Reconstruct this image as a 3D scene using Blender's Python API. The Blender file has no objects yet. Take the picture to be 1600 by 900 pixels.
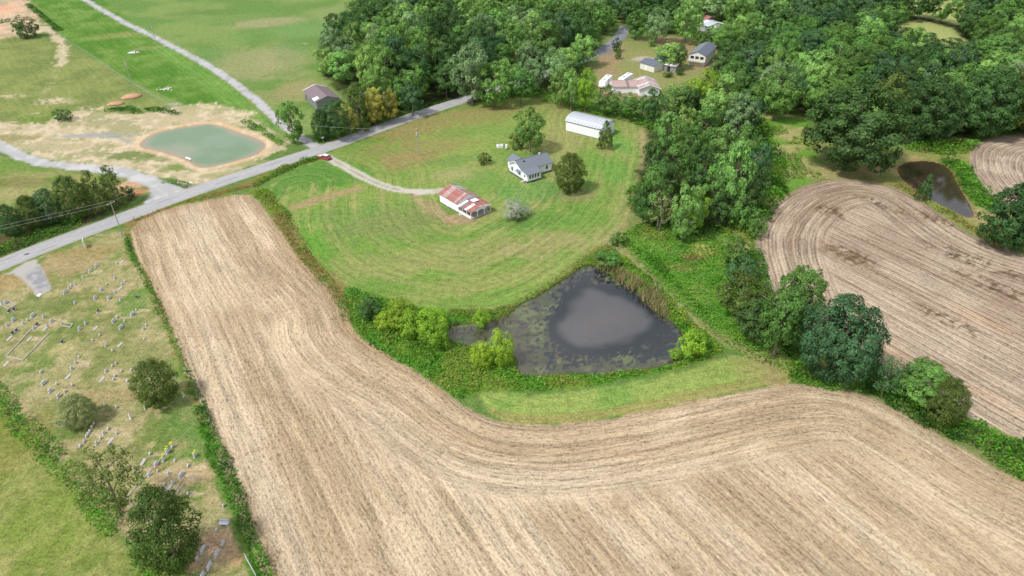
import bpy, math, random
import numpy as np
from mathutils import Vector
random.seed(7)
rng = np.random.default_rng(7)
sc = bpy.context.scene
C = sc.collection
PI = math.pi
# ---------------------------------------------------------------- camera, sky, sun, exposure
CAMH, PITCH, FPX = 90.0, math.radians(34), 1067.0
cam = bpy.data.cameras.new('camera'); cam.sensor_width = 36; cam.lens = 36*FPX/1600
cam.clip_start = 1; cam.clip_end = 9000
co = bpy.data.objects.new('camera', cam); C.objects.link(co)
co.location = (0, 0, CAMH); co.rotation_euler = (PI/2-PITCH, 0, 0); sc.camera = co
SUN_AZ, SUN_EL = (-0.82, -0.55), math.radians(54)
w = bpy.data.worlds.new('World'); sc.world = w; w.use_nodes = True
nt = w.node_tree; bg = nt.nodes['Background']
sky = nt.nodes.new('ShaderNodeTexSky'); sky.sky_type = 'NISHITA'; sky.sun_disc = False
sky.sun_elevation = SUN_EL; sky.sun_rotation = math.atan2(*SUN_AZ)
sky.air_density = 1.0; sky.dust_density = 2.0
tcw = nt.nodes.new('ShaderNodeTexCoord'); mpw = nt.nodes.new('ShaderNodeMapping'); mpw.inputs['Scale'].default_value = (1, 1, 2.6); mpw.inputs['Location'].default_value = (.3, .1, 0)
nzw = nt.nodes.new('ShaderNodeTexNoise'); nzw.inputs['Scale'].default_value = 2.2; nzw.inputs['Detail'].default_value = 5
mrw = nt.nodes.new('ShaderNodeMapRange'); mrw.inputs[1].default_value = .34; mrw.inputs[2].default_value = .54; mrw.inputs[4].default_value = .85
mxw = nt.nodes.new('ShaderNodeMix'); mxw.data_type = 'RGBA'; mxw.inputs[7].default_value = (7.0, 7.1, 7.5, 1)
nt.links.new(tcw.outputs['Generated'], mpw.inputs[0]); nt.links.new(mpw.outputs[0], nzw.inputs['Vector']); spw = nt.nodes.new('ShaderNodeSeparateXYZ'); adw = nt.nodes.new('ShaderNodeMath'); adw.operation = 'MULTIPLY_ADD'; adw.inputs[1].default_value = -.22
nt.links.new(tcw.outputs['Generated'], spw.inputs[0]); nt.links.new(spw.outputs[2], adw.inputs[0]); nt.links.new(nzw.outputs['Fac'], adw.inputs[2])
ad2 = nt.nodes.new('ShaderNodeMath'); ad2.inputs[1].default_value = .13; nt.links.new(adw.outputs[0], ad2.inputs[0]); nt.links.new(ad2.outputs[0], mrw.inputs[0])   # cloud closes up toward the horizon
nt.links.new(mrw.outputs[0], mxw.inputs[0]); nt.links.new(sky.outputs[0], mxw.inputs[6]); nt.links.new(mxw.outputs[2], bg.inputs[0]); bg.inputs[1].default_value = 0.15
sl = bpy.data.lights.new('sun', 'SUN'); sl.energy = 3.4; sl.angle = math.radians(7.0); sl.color = (1, .975, .93)
so = bpy.data.objects.new('sun', sl); C.objects.link(so)
h_ = math.hypot(*SUN_AZ)
sd_ = Vector((SUN_AZ[0]/h_*math.cos(SUN_EL), SUN_AZ[1]/h_*math.cos(SUN_EL), math.sin(SUN_EL)))
so.rotation_euler = sd_.to_track_quat('Z', 'Y').to_euler()
sc.view_settings.view_transform = 'Standard'; sc.view_settings.look = 'None'
sc.view_settings.exposure = 0.0; sc.view_settings.gamma = 1

# ---------------------------------------------------------------- geometry of the place
CP, SP = math.cos(PITCH), math.sin(PITCH)
def G(x, y, z=0.0):
    """world point on the level z that was read off the survey photo at (x, y)"""
    u = (x-800)/FPX; v = (y-450)/FPX
    d = (CAMH-z)/(SP+v*CP)
    return (u*d, (CP-v*SP)*d)
def GL(pts, z=0.0): return np.array([G(x, y, z) for x, y in pts])
def pxm(y): return FPX*(SP+(y-450)/FPX*CP)/CAMH

def lin(c): return tuple(((v/255)/12.92 if v/255 <= .04045 else ((v/255+.055)/1.055)**2.4) for v in c)
KEXP = 1.5
def alb(r, g, b):
    return np.array(lin((r, g, b)))/KEXP

_T = np.random.default_rng(3).random((256, 256))
def vnoise(X, Y):
    xi = np.floor(X).astype(int); yi = np.floor(Y).astype(int)
    fx = X-xi; fy = Y-yi; fx = fx*fx*(3-2*fx); fy = fy*fy*(3-2*fy)
    a = _T[xi & 255, yi & 255]; b = _T[(xi+1) & 255, yi & 255]; c = _T[xi & 255, (yi+1) & 255]; d = _T[(xi+1) & 255, (yi+1) & 255]
    return (a*(1-fx)+b*fx)*(1-fy)+(c*(1-fx)+d*fx)*fy
def fbm(X, Y, s, o=3, seed=0):
    r = 0; a = 1; t = 0
    for k in range(o):
        r = r+a*vnoise(X/s+seed*17.3+k*31.7, Y/s+seed*7.9+k*11.1); t += a; a *= .5; s = s/2.03
    return r/t
def smooth(a, b, x):
    t = np.clip((x-a)/(b-a), 0, 1); return t*t*(3-2*t)

def seg_dist(X, Y, P, closed=False, arclen=False):
    n = len(P); best = np.full(X.shape, 1e9); side = np.zeros(X.shape); al = np.zeros(X.shape); acc = 0
    for i in range(n if closed else n-1):
        a = P[i]; b = P[(i+1) % n]; d = b-a; L2 = float(d@d)+1e-12
        t = np.clip(((X-a[0])*d[0]+(Y-a[1])*d[1])/L2, 0, 1)
        q = (X-a[0]-t*d[0])**2+(Y-a[1]-t*d[1])**2
        m = q < best
        best = np.where(m, q, best)
        if arclen:
            al = np.where(m, acc+t*math.sqrt(L2), al)
        acc += math.sqrt(L2)
    return (np.sqrt(best), al) if arclen else np.sqrt(best)
def inside(X, Y, P):
    r = np.zeros(X.shape, bool); n = len(P)
    for i in range(n):
        x0, y0 = P[i]; x1, y1 = P[(i+1) % n]
        if y0 == y1: continue
        c = ((y0 > Y) != (y1 > Y)) & (X < (x1-x0)*(Y-y0)/(y1-y0)+x0)
        r ^= c
    return r
def smoothline(P, closed=False, it=2):
    P = np.array(P, float)
    for _ in range(it):
        if closed:
            Q = np.roll(P, -1, 0); P = np.stack([P*.75+Q*.25, P*.25+Q*.75], 1).reshape(-1, 2)
        else:
            A, B = P[:-1], P[1:]
            M = np.stack([A*.75+B*.25, A*.25+B*.75], 1).reshape(-1, 2)
            P = np.vstack([P[:1], M[1:-1], P[-1:]])
    return P
def sdf(X, Y, P, far=12.0):
    """signed distance, negative inside; +-far beyond reach"""
    out = np.full(X.shape, float(far))
    lo = P.min(0)-far; hi = P.max(0)+far
    m = (X > lo[0]) & (X < hi[0]) & (Y > lo[1]) & (Y < hi[1])
    if m.any():
        x, y = X[m], Y[m]; d = seg_dist(x, y, P, True); ins = inside(x, y, P)
        out[m] = np.where(ins, -d, d)
    return out

# ---------------------------------------------------------------- outlines read from the photo
POND1 = smoothline(GL([(225,217),(240,209),(258,203),(285,198),(317,193.5),(337,194),(370,206),(395,214),(412,222),(414.6,228.5),(401,241),(370,249.5),(335,259),(310,261),(295,249.5),(265,239),(244,233),(218,229)]), True)
POND2 = smoothline(GL([(922,410),(960,433),(985,445),(1005,465),(1020,485),(1048,500),(1066,520),(1070,545),(1058,562),(1040,568),(1000,575),(960,579),(940,583),(900,580),(860,583),(822,586),(808,575),(812,560),(790,542),(765,540),(735,540),(708,532),(696,520),(705,508),(745,505),(790,497),(812,475),(838,464),(860,450),(890,430)]), True)
POND3 = smoothline(GL([(1400,262),(1417,252),(1457,250),(1485,262),(1492,280),(1507,305),(1519,325),(1523,338),(1508,338),(1485,326),(1457,312),(1432,297),(1412,281)]), True)
CLOUD_REFL = smoothline(GL([(925,446),(955,455),(985,465),(1010,488),(1022,508),(1010,523),(985,535),(950,543),(910,547),(885,537),(868,520),(864,503),(885,480),(897,460),(912,449)]), True)  # outline of the cloud reflection painted on the dark pond
FIELD1 = smoothline(GL([(200,352),(260,327),(320,313),(375,303),(398,306),(422,338),(446,372),(468,405),(495,430),(522,455),(540,480),(547,510),(564,528),(600,552),(640,574),(680,600),(720,632),(760,653),(800,663),(860,665),(920,659),(1000,645),(1080,628),(1160,610),(1230,600),(1290,602),(1350,615),(1400,640),(1450,668),(1490,693),(1530,718),(1580,742),(1640,775),(1850,860),(2000,1000),(2000,1250),(560,1250),(425,930),(412,900),(380,820),(350,730),(320,650),(290,580),(262,500),(235,440),(212,395)]), True, 1)
HEAD1 = smoothline(GL([(398,306),(422,338),(446,372),(468,405),(495,430),(522,455),(540,480),(547,510),(564,528),(600,552),(640,574),(680,600),(720,632),(760,653),(800,663),(860,665),(920,659),(1000,645),(1080,628),(1160,610),(1230,600),(1290,602),(1350,615),(1400,640),(1450,668),(1490,693),(1530,718),(1640,775)]))
FIELD2 = smoothline(GL([(1180,390),(1182,360),(1195,335),(1225,306),(1265,287),(1310,279),(1360,283),(1410,297),(1450,320),(1480,342),(1510,364),(1560,387),(1620,404),(1760,440),(2000,520),(2000,960),(1850,840),(1700,745),(1600,688),(1560,672),(1520,655),(1480,630),(1420,600),(1378,565),(1300,535),(1230,490),(1195,450),(1190,430)]), True)
FIELD3 = smoothline(GL([(1515,240),(1528,222),(1560,213),(1600,210),(1760,206),(1800,340),(1640,330),(1590,330),(1560,318),(1532,285),(1516,262)]), True)
HAYRIM = smoothline(GL([(470,290),(461,325),(460,360),(478,398),(508,430),(545,452),(590,467),(640,478),(700,486),(760,486),(800,474),(850,450),(890,425),(930,395),(960,368),(985,340),(995,300),(1003,255),(1010,215),(1000,190)]), False)
LAWN = smoothline(GL([(547,226),(650,188),(722,166),(800,152),(860,152),(900,166),(985,185),(1012,210),(1010,250),(998,290),(990,330),(965,370),(935,393),(895,424),(855,450),(805,480),(760,492),(700,492),(635,484),(580,472),(530,452),(495,425),(465,395),(455,350),(440,320),(405,290),(440,268),(495,246)]), True)
STRIP = smoothline(GL([(740,610),(830,618),(900,612),(980,598),(1060,583),(1130,560),(1165,555),(1215,560),(1245,590),(1230,600),(1160,610),(1080,628),(1000,645),(920,659),(860,665),(800,663),(765,650)]), True)
CEMETERY = smoothline(GL([(-60,445),(0,426),(57,402),(125,376),(190,352),(212,395),(235,440),(262,500),(290,580),(322,655),(350,730),(380,820),(415,905),(440,980),(320,980),(270,900),(205,835),(150,775),(95,715),(40,655),(0,600),(-60,540)]), True, 1)
HAYSW = smoothline(GL([(-80,560),(0,632),(50,690),(105,745),(160,810),(210,865),(270,930),(330,1000),(330,1300),(-500,1300),(-500,400)]), True, 1)
YARD = smoothline(GL([(935,85),(952,70),(990,62),(1040,55),(1085,62),(1115,58),(1122,85),(1118,110),(1085,128),(1050,130),(1000,160),(940,158),(928,120)]), True)
ROUGH_E = smoothline(GL([(965,372),(1000,345),(1020,350),(1110,370),(1175,395),(1190,480),(1240,545),(1255,592),(1200,575),(1140,545),(1080,495),(1020,440),(985,400)]), True)
ROUGH_N = smoothline(GL([(1170,180),(1262,176),(1275,240),(1300,270),(1230,300),(1190,335),(1178,395),(1120,380),(1140,330),(1200,300),(1205,230)]), True)
POND_BANK = smoothline(GL([(532,445),(590,462),(640,477),(700,484),(760,486),(805,478),(850,455),(890,425),(925,398),(958,385),(985,410),(1020,445),(1060,485),(1100,515),(1130,545),(1110,562),(1055,578),(980,592),(900,607),(830,613),(760,608),(715,628),(690,608),(640,578),(598,555),(560,528),(545,500)]), True)
POND1_DIRT = smoothline(GL([(-80,195),(0,186),(60,200),(110,170),(165,178),(230,178),(300,160),(370,168),(410,195),(440,210),(455,228),(400,253),(330,285),(296,298),(225,270),(160,262),(110,256),(60,250),(0,222),(-80,215)]), True)
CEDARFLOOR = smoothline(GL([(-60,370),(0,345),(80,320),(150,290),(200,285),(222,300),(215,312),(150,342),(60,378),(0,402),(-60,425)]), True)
WOODS = [smoothline(GL(p), True, 1) for p in (
    [(492,212),(560,198),(640,176),(715,156),(752,152),(862,150),(885,122),(925,96),(935,75),(945,55),(955,25),(975,-80),(560,-80),(578,30),(530,60),(508,85),(505,112),(525,140),(560,165),(545,185),(500,195)],
    [(960,25),(990,48),(1045,55),(1082,55),(1122,75),(1128,105),(1110,130),(1150,170),(1262,180),(1290,205),(1420,222),(1500,213),(1600,204),(1700,195),(1900,185),(1900,-100),(965,-100)],
    [(1050,160),(1090,150),(1150,175),(1195,210),(1205,255),(1200,300),(1150,340),(1085,358),(1025,350),(996,335),(990,300),(1006,250),(1015,205),(1035,175)])]
FARX2 = GL([(1395,2),(1450,-14),(1510,-2),(1555,30),(1530,48),(1460,36),(1405,26)], 20)
FARX = GL([(1405,2),(1450,-8),(1500,4),(1545,34),(1525,44),(1460,28),(1415,18)], 13)
FARMEAD = smoothline(GL([(1395,0),(1450,-12),(1505,0),(1550,30),(1525,44),(1460,30),(1410,22)]), True)
ROAD_T = [(-420,575),(-250,504),(0,404),(62,379),(155,345),(292,295),(400,257),(510,224),(550,209),(612,186),(675,166),(720,152),(790,130),(860,108),(915,86),(938,73),(952,60),(962,47),(968,40)]
ROAD_B = [(-420,612),(-250,530),(0,424),(62,399),(125,375),(188,350),(275,317),(400,273),(495,245),(547,224),(650,186),(722,162),(800,137),(872,114),(930,91),(958,76),(980,62),(987,50),(988,43)]

# ---------------------------------------------------------------- ground grid (finer near the viewer)
Ys = [18.0]
while Ys[-1] < 1500:
    y = Ys[-1]; dep = y*CP+CAMH*SP
    Ys.append(y+dep*dep/(683*CAMH)*(1.45 if 52 < y < 480 else 6))
Ys = np.array(Ys)
tt = np.arange(-.84, .8401, .0023)
tt = np.concatenate([np.linspace(-2.2, -.86, 24), tt, np.linspace(.86, 2.2, 24)])
dep = Ys*CP+CAMH*SP
X = dep[:, None]*tt[None, :]; Y = np.repeat(Ys[:, None], len(tt), 1)
NR, NC = X.shape
X = X.ravel(); Y = Y.ravel(); N = X.size
Z = np.zeros(N)
col = np.zeros((N, 3))
rowu = np.zeros(N); rowv = np.zeros(N); rows = np.zeros(N)      # coordinate across/along swaths and their strength
tf = np.zeros(N)      # stubble field amount
ts = np.zeros(N)      # straight rows weight
tg = np.ones(N)       # grass amount
n20 = fbm(X, Y, 22, 4, 1); n8 = fbm(X, Y, 8, 4, 2); n3 = fbm(X, Y, 3, 3, 3); n1 = fbm(X, Y, 1.1, 2, 4); n40 = fbm(X, Y, 55, 3, 5)
edge = (n3-.5)*2+(n1-.5)*1.2
def mixc(m, c):
    global col
    m = m[:, None]; col = col*(1-m)+np.asarray(c)*m
def area(P, soft=.6, wob=1.0, far=12):
    d = sdf(X, Y, P, far); return smooth(soft, -soft, d+edge*wob), d
def ribbon(pts, width, soft=.4, wob=.6, z=0):
    P = smoothline(GL(pts)); out = np.zeros(N); lo = P.min(0)-width*3-3; hi = P.max(0)+width*3+3
    m = (X > lo[0]) & (X < hi[0]) & (Y > lo[1]) & (Y < hi[1])
    d = seg_dist(X[m], Y[m], P); out[m] = smooth(width/2+soft, width/2-soft, d+edge[m]*wob); return out
def spot(x, y, rx, ry, ang=0, wob=.5):
    """soft patch; radii in metres"""
    cx, cy = G(x, y); out = np.zeros(N); R = max(rx, ry)*1.8+2
    m = (abs(X-cx) < R) & (abs(Y-cy) < R); dx = X[m]-cx; dy = Y[m]-cy; c, s = math.cos(ang), math.sin(ang)
    r = np.hypot((dx*c+dy*s)/rx, (-dx*s+dy*c)/ry); out[m] = smooth(1.25, .6, r+edge[m]*wob*.6); return out
A = alb
def mottle(base, other, k, lo=.45, hi=.62):
    """two-tone colour array by noise k"""
    t = smooth(lo, hi, k)[:, None]; return np.asarray(base)*(1-t)+np.asarray(other)*t

# base grassland
mixc(np.ones(N), mottle(A(112,142,70), A(140,150,88), n20))
# --- upper meadows, left of the wood
P = smoothline(GL([(-200,-60),(-20,-60),(110,72),(205,130),(260,165),(300,190),(445,215),(495,232),(560,190),(500,100),(575,-60)]), True)
m, _ = area(P, 2, 0); mixc(m, mottle(A(116,152,72), A(140,164,88), n20, .35, .6))
P = GL([(20,-30),(120,-30),(240,58),(350,124),(420,185),(440,210),(380,180),(290,165),(210,130),(115,70)])
m, dd = area(P, 1.5, .5); mixc(m, mottle(A(92,140,44), A(125,160,72), n8, .35, .75))
AX = np.array(G(240, 60))-np.array(G(420, 185)); AX = AX/np.hypot(*AX)
su = X*AX[1]-Y*AX[0]; sv = X*AX[0]+Y*AX[1]
def setrows(m, u, v, s):
    global rowu, rowv, rows
    k = m > .5; rowu = np.where(k, u, rowu); rowv = np.where(k, v, rowv); rows = np.where(k, s, rows)
setrows(m, su, sv, .9)
m2 = ribbon([(250,75),(320,120),(370,160)], 9, 3, 2)
mixc(m2*.45, A(135,180,85))
for (x, y, rx, ry, c, a) in [(420,35,22,12,(178,172,125),.75),(390,100,16,30,(172,170,118),.7),(470,140,10,16,(176,166,112),.7),(430,150,10,10,(165,160,105),.6),(350,30,30,10,(140,165,90),.5),(480,45,20,20,(118,165,92),.6),(390,55,12,16,(108,158,78),.35),(330,85,9,14,(112,155,90),.3),(180,55,14,7,(160,165,95),.6),(230,75,8,4,(165,170,110),.5),(455,75,9,18,(120,160,95),.4),(520,20,14,20,(150,165,105),.5),(300,20,20,8,(112,140,70),.5),(440,95,12,30,(178,172,125),.4)]:
    mixc(spot(x, y, rx, ry, .4)*a, A(*c))
# --- far left pasture
P = GL([(-200,80),(0,55),(65,60),(100,62),(200,128),(262,168),(230,180),(165,178),(110,172),(60,200),(0,186),(-200,200)])
m, _ = area(P, 1.2, 1.5); mixc(m, mottle(A(130,146,78), A(152,162,90), n8, .35, .7)); setrows(m, su, sv, .5)
P = GL([(-300,70),(-300,-40),(30,-20),(60,30),(75,50),(25,58),(0,60)])
m, _ = area(P, 2, 3); mixc(m, mottle(A(196,180,140), A(232,196,158), n8, .4, .6))
for x, y, rx, ry, c in [(5,14,8,7,(244,178,140)),(22,24,6,4,(230,200,165)),(48,48,9,3,(228,205,170)),(70,42,5,3,(226,204,168))]:
    mixc(spot(x, y, rx, ry), A(*c))
m = ribbon([(72,42),(88,60),(100,72),(98,88),(92,102)], 4.5, .8, 2.5); mixc(m*.95, A(214,200,160))
m = ribbon([(90,105),(82,125),(72,145),(62,160)], 2.5, 1, 2.2); mixc(m*.5*smooth(.45,.6,n1), A(205,195,150))
for x, y, rx, ry in [(85,158,9,5),(55,180,5,4),(148,170,9,3),(118,195,22,4),(30,198,20,5),(10,150,10,2)]:
    mixc(spot(x, y, rx, ry, 0, 1.4)*smooth(.38,.6,n1*.6+n3*.4), A(226,208,172))
mixc(spot(60,185,11,4,0,1)*.7, A(120,150,60)); mixc(spot(90,180,14,4,0,1)*.5, A(130,155,62))
# --- strawed dirt around the new pond
m, _ = area(POND1_DIRT, 1, 2.2)
dc = mottle(A(206,192,150), A(232,214,176), n3*.6+n8*.4, .4, .6); mixc(m, dc); tg = tg*(1-m*.45)
gm = smooth(.50, .60, n8*.7+n1*.3)*m; mixc(gm*.75, A(158,162,104))
for x, y, rx, ry, c, a in [(205,243,9,3.2,(120,140,74),.85),(235,248,8,3,(122,142,76),.7),(285,262,7,3,(124,150,70),.8),(300,172,6,5,(190,185,130),.6),(20,215,12,3,(160,155,95),.8),(80,228,14,4,(196,186,140),.7),(195,170,5,2.5,(80,125,55),.9),(240,172,4,2,(92,140,60),.8),(395,198,6,3,(110,150,70),.8),(425,215,5,5,(120,150,75),.8),(350,272,10,3,(170,170,115),.7),(250,282,6,2.5,(110,145,75),.7),(390,255,8,2.5,(165,168,110),.8),(165,210,16,1.2,(175,175,170),.8)]:
    mixc(spot(x, y, rx, ry, 0, 1.2)*a, A(*c))
m = ribbon([(85,212),(110,213),(150,213),(185,216),(202,221)], 1.7, .4, .7); mixc(m, A(176,180,176))
d1 = sdf(X, Y, POND1, 8); m = smooth(3.6, 2.2, d1+edge*.7); mixc(m, mottle(A(226,196,152), A(240,216,178), n3)); mixc(smooth(.9, .2, d1)*.8, A(196,152,108)); tg = tg*(1-m*.8)
# --- lower left grass beyond the gravel road, cedars' floor
P = smoothline(GL([(-200,215),(0,240),(60,262),(120,268),(180,275),(150,290),(80,320),(0,345),(-200,400)]), True)
m, _ = area(P, .8, 1); mixc(m, mottle(A(122,148,68), A(160,162,98), n8, .4, .65)); mixc(spot(20,258,16,7)*.7, A(110,150,58)); mixc(spot(0,300,20,4,0)*.6, A(182,176,112)); mixc(spot(30,285,10,4)*.5, A(128,124,66))
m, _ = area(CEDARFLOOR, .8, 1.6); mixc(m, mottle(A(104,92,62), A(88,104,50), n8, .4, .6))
mixc(spot(205,290,6,5,0,1), A(214,176,136)); mixc(spot(214,300,4,3,0,1), A(206,150,104))
m = ribbon([(-60,432),(0,407),(62,383),(155,349),(215,325)], 2.4, .8, 1); mixc(m*.8, A(140,135,85))
# --- house lawn and hay meadow
dl_m, dl = area(LAWN, .8, 1.2)
mixc(dl_m, mottle(A(128,162,72), A(150,170,86), n20*.6+n3*.4, .35, .65))
du, dv = seg_dist(X, Y, HAYRIM, False, True)
inlawn = dl_m > .5
hay = dl_m*smooth(43, 38, du)*smooth(-1, 3, du)
band = fbm(du*2.2, dv*.05, 5.5, 3, 8); bandf = fbm(du*3, dv*.03, 3, 2, 9)
mixc(hay*smooth(.42, .62, band*.6+bandf*.25+n20*.15)*.6, A(168,166,104))
mixc(hay*smooth(.56, .40, band)*.3, A(118,156,66))
setrows(dl_m, du, dv, np.where(hay > .3, 1.0, .25))
m = ribbon([(1008,200),(1003,250),(990,300),(975,350),(950,385)], 3.0, 1, 1.2); mixc(m*.55, A(172,162,108))
for x, y, rx, ry, c, a in [(620,205,22,13,(160,146,88),.9),(700,185,26,12,(158,152,88),.7),(600,240,13,8,(150,150,84),.6),(640,250,14,7,(165,150,92),.85),(690,225,12,8,(164,150,94),.6),(745,172,22,5,(165,152,94),.7),(860,165,24,7,(160,158,92),.6),(870,220,18,10,(160,158,96),.5),(760,252,9,5,(176,168,108),.55),(720,275,8,6,(180,172,118),.6),(560,222,13,3,(108,150,58),.7),(710,250,14,4,(116,158,76),.6),(765,285,12,9,(112,160,74),.6),(850,300,14,7,(112,160,78),.7),(690,335,8,6,(98,142,58),.8),(480,275,16,12,(96,146,62),.75),(540,275,9,7,(104,150,60),.7),(590,345,20,10,(120,155,78),.6),(830,345,14,5,(96,146,62),.6),(970,225,5,14,(112,168,72),.7),(960,270,5,16,(112,166,70),.6),(478,392,5,12,(102,164,50),.7),(520,432,6,5,(108,164,54),.6),(640,345,18,8,(150,150,92),.5),(700,400,30,6,(172,164,106),.5),(880,380,16,6,(176,166,110),.6),(800,430,20,5,(164,166,98),.5),(600,415,22,6,(156,164,94),.5),(700,455,24,4,(160,166,92),.5),(900,305,7,4,(170,150,110),.5),(730,168,20,3,(120,160,70),.5),(740,205,18,6,(128,160,76),.6),(800,245,10,5,(120,164,72),.6)]:
    mixc(spot(x, y, rx, ry, .3, 1.1)*a*dl_m, A(*c))
m = ribbon([(1000,205),(1008,235),(1005,262)], 2.4, .6, .8); mixc(m*.6, A(188,170,120))
# bare strip through the lawn
m = ribbon([(462,324),(500,311),(535,300),(566,294)], 3.6, .6, 1.4); mixc(m*.85, A(182,158,112)); setrows(m, su, sv, .1)
m = ribbon([(650,304),(668,322),(688,338),(705,346),(730,346)], 3.4, .9, 2); mixc(m*.8, A(180,162,116))
mixc(spot(718,342,5.5,3,0,1)*.8, A(182,160,118))
# verge weeds and rusty strip beside field
m = ribbon([(205,350),(262,323),(320,309),(385,290),(440,262),(495,246)], 3.6, 1, 2); mixc(m*.9, mottle(A(158,128,76), A(136,150,60), n8))
m = ribbon([(398,300),(425,330),(452,365),(478,402),(505,432),(535,465),(545,495)], 4.2, 1, 1.6); mixc(m*.9, mottle(A(150,132,76), A(120,146,56), n8, .45, .7))
m = ribbon([(62,402),(125,379),(188,354)], 2.2, .6, .4); mixc(m*.85, A(96,146,46))
# --- pond surroundings
m, _ = area(POND_BANK, 1, 1.2); mixc(m, mottle(A(84,140,38), A(122,150,54), n8, .45, .65)); rows = rows*(1-m)
d2 = sdf(X, Y, POND2, 8); mixc(smooth(1.2, 0, d2), A(92,96,52))
m, _ = area(ROUGH_E, 1, 1.4); mixc(m, mottle(A(92,148,46), A(118,160,58), n3*.5+n8*.5, .4, .65)); rows = rows*(1-m)
mixc(spot(1098,392,3.5,3.5,0,.8), A(196,190,104)); mixc(spot(1085,402,3,2,0,1)*.8, A(150,118,76)); mixc(spot(1060,418,5,2,0,1)*.6, A(140,128,74)); mixc(spot(1015,362,6,4,0,1)*.6, A(150,138,70))
m, _ = area(ROUGH_N, 1.4, 2); mixc(m, mottle(A(118,162,62), A(174,174,104), n8, .45, .6)); rows = rows*(1-m)
for x, y, rx, ry in [(1255,265,12,5),(1300,272,14,4),(1240,215,8,10)]: mixc(spot(x, y, rx, ry, 0, 1)*.8, A(184,176,112))
m, _ = area(STRIP, .7, .8); mixc(m, mottle(A(134,168,78), A(156,176,90), n8, .4, .6))
us, vs = seg_dist(X, Y, HEAD1, False, True)
setrows(m, us, vs, .7)
mixc(m*smooth(3.4, 1.8, us+edge*.5)*.75, A(168,158,92))
m = ribbon([(953,376),(990,404),(1020,438),(1060,478),(1098,510),(1140,535),(1185,556),(1212,578),(1205,595)], 2.6, .5, .6); mixc(m*.75, A(174,166,112))
m = ribbon([(953,376),(990,404),(1020,438),(1060,478),(1098,510),(1140,535)], .8, .3, .4); mixc(m*.5, A(128,150,74))
mixc(spot(1190,575,5,5,0,1)*.6, A(176,164,104)); mixc(spot(1235,560,6,5,0,1)*.6, A(160,158,90))
# --- around the brown pond
P = smoothline(GL([(1270,240),(1400,240),(1480,215),(1525,215),(1520,262),(1540,300),(1600,332),(1700,345),(1760,440),(1620,404),(1560,387),(1510,364),(1450,320),(1410,297),(1360,283)]), True)
m, _ = area(P, 1, 1.6); mixc(m, mottle(A(150,156,82), A(176,164,104), n8, .42, .6)); rows = rows*(1-m)
m = ribbon([(1498,258),(1515,290),(1540,318)], 8, 1.5, 2); mixc(m*.85, A(100,150,52))
mixc(smooth(1.6, .3, sdf(X, Y, POND3, 8)+edge*.4)*.8, A(150,132,84))
# --- far yard
m, _ = area(YARD, 1.5, 1.2); mixc(m, mottle(A(174,152,110), A(156,158,96), n20, .45, .6)); rows = rows*(1-m)
mixc(spot(1005,72,10,8)*.6, A(140,155,88)); mixc(spot(1003,92,5,4), A(200,190,170)); mixc(spot(948,82,4,5)*.8, A(150,146,136))
P = GL([(1130,58),(1140,45),(1125,36),(1110,60)]); m, _ = area(P, 1.5, 1); mixc(m, A(168,156,102))
# --- woodland floors
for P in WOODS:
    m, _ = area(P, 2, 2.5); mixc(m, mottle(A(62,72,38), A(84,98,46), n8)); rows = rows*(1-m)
m1_, _ = area(FARX, 2, 1); m, _ = area(FARMEAD, 2, 1); m = np.maximum(m, m1_); mixc(m, A(182,190,116))
# --- cemetery lawn
cm_, dcem = area(CEMETERY, .6, .6)
cc = mottle(A(146,150,88), A(176,170,114), n8*.6+n3*.4, .42, .6); mixc(cm_, cc); rows = rows*(1-cm_)
mixc(cm_*smooth(.52, .66, fbm(X, Y, 7, 3, 12))*.7, A(112,142,62))
mixc(cm_*smooth(.56, .66, fbm(X, Y, 2.2, 3, 13))*.55, A(196,182,132))
for x, y, rx, ry, c, a in [(108,412,8,5,(194,166,122),.6),(140,392,9,4,(176,154,98),.6),(20,440,9,4,(184,158,104),.7),(75,388,9,2,(98,144,48),.5),(215,470,5,6,(100,148,60),.6),(300,640,5,7,(112,148,70),.6),(312,700,4,5,(104,148,62),.7),(140,520,9,5,(124,138,74),.5),(60,480,10,5,(112,136,66),.6),(200,560,10,6,(126,140,74),.5),(270,590,6,4,(140,162,90),.5),(292,874,2.6,2.6,(224,184,144),.9),(282,884,2.4,2,(214,172,130),.7),(160,620,8,2,(186,160,112),.5),(97,545,3,2.4,(192,184,122),.8),(60,700,9,1.6,(190,172,124),.6),(300,740,6,2.4,(208,182,136),.9),(350,770,4,3,(196,180,128),.6),(345,838,3,1.2,(222,186,144),.9),(330,858,2.4,1,(224,188,150),.9),(352,862,2.6,1.6,(214,178,130),.8),(320,880,2.2,1,(216,180,140),.8),(370,865,2,2,(212,170,124),.8),(386,700,3,5,(190,160,120),.3)]:
    mixc(spot(x, y, rx, ry, .2, 1)*a*cm_, A(*c))
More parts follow.
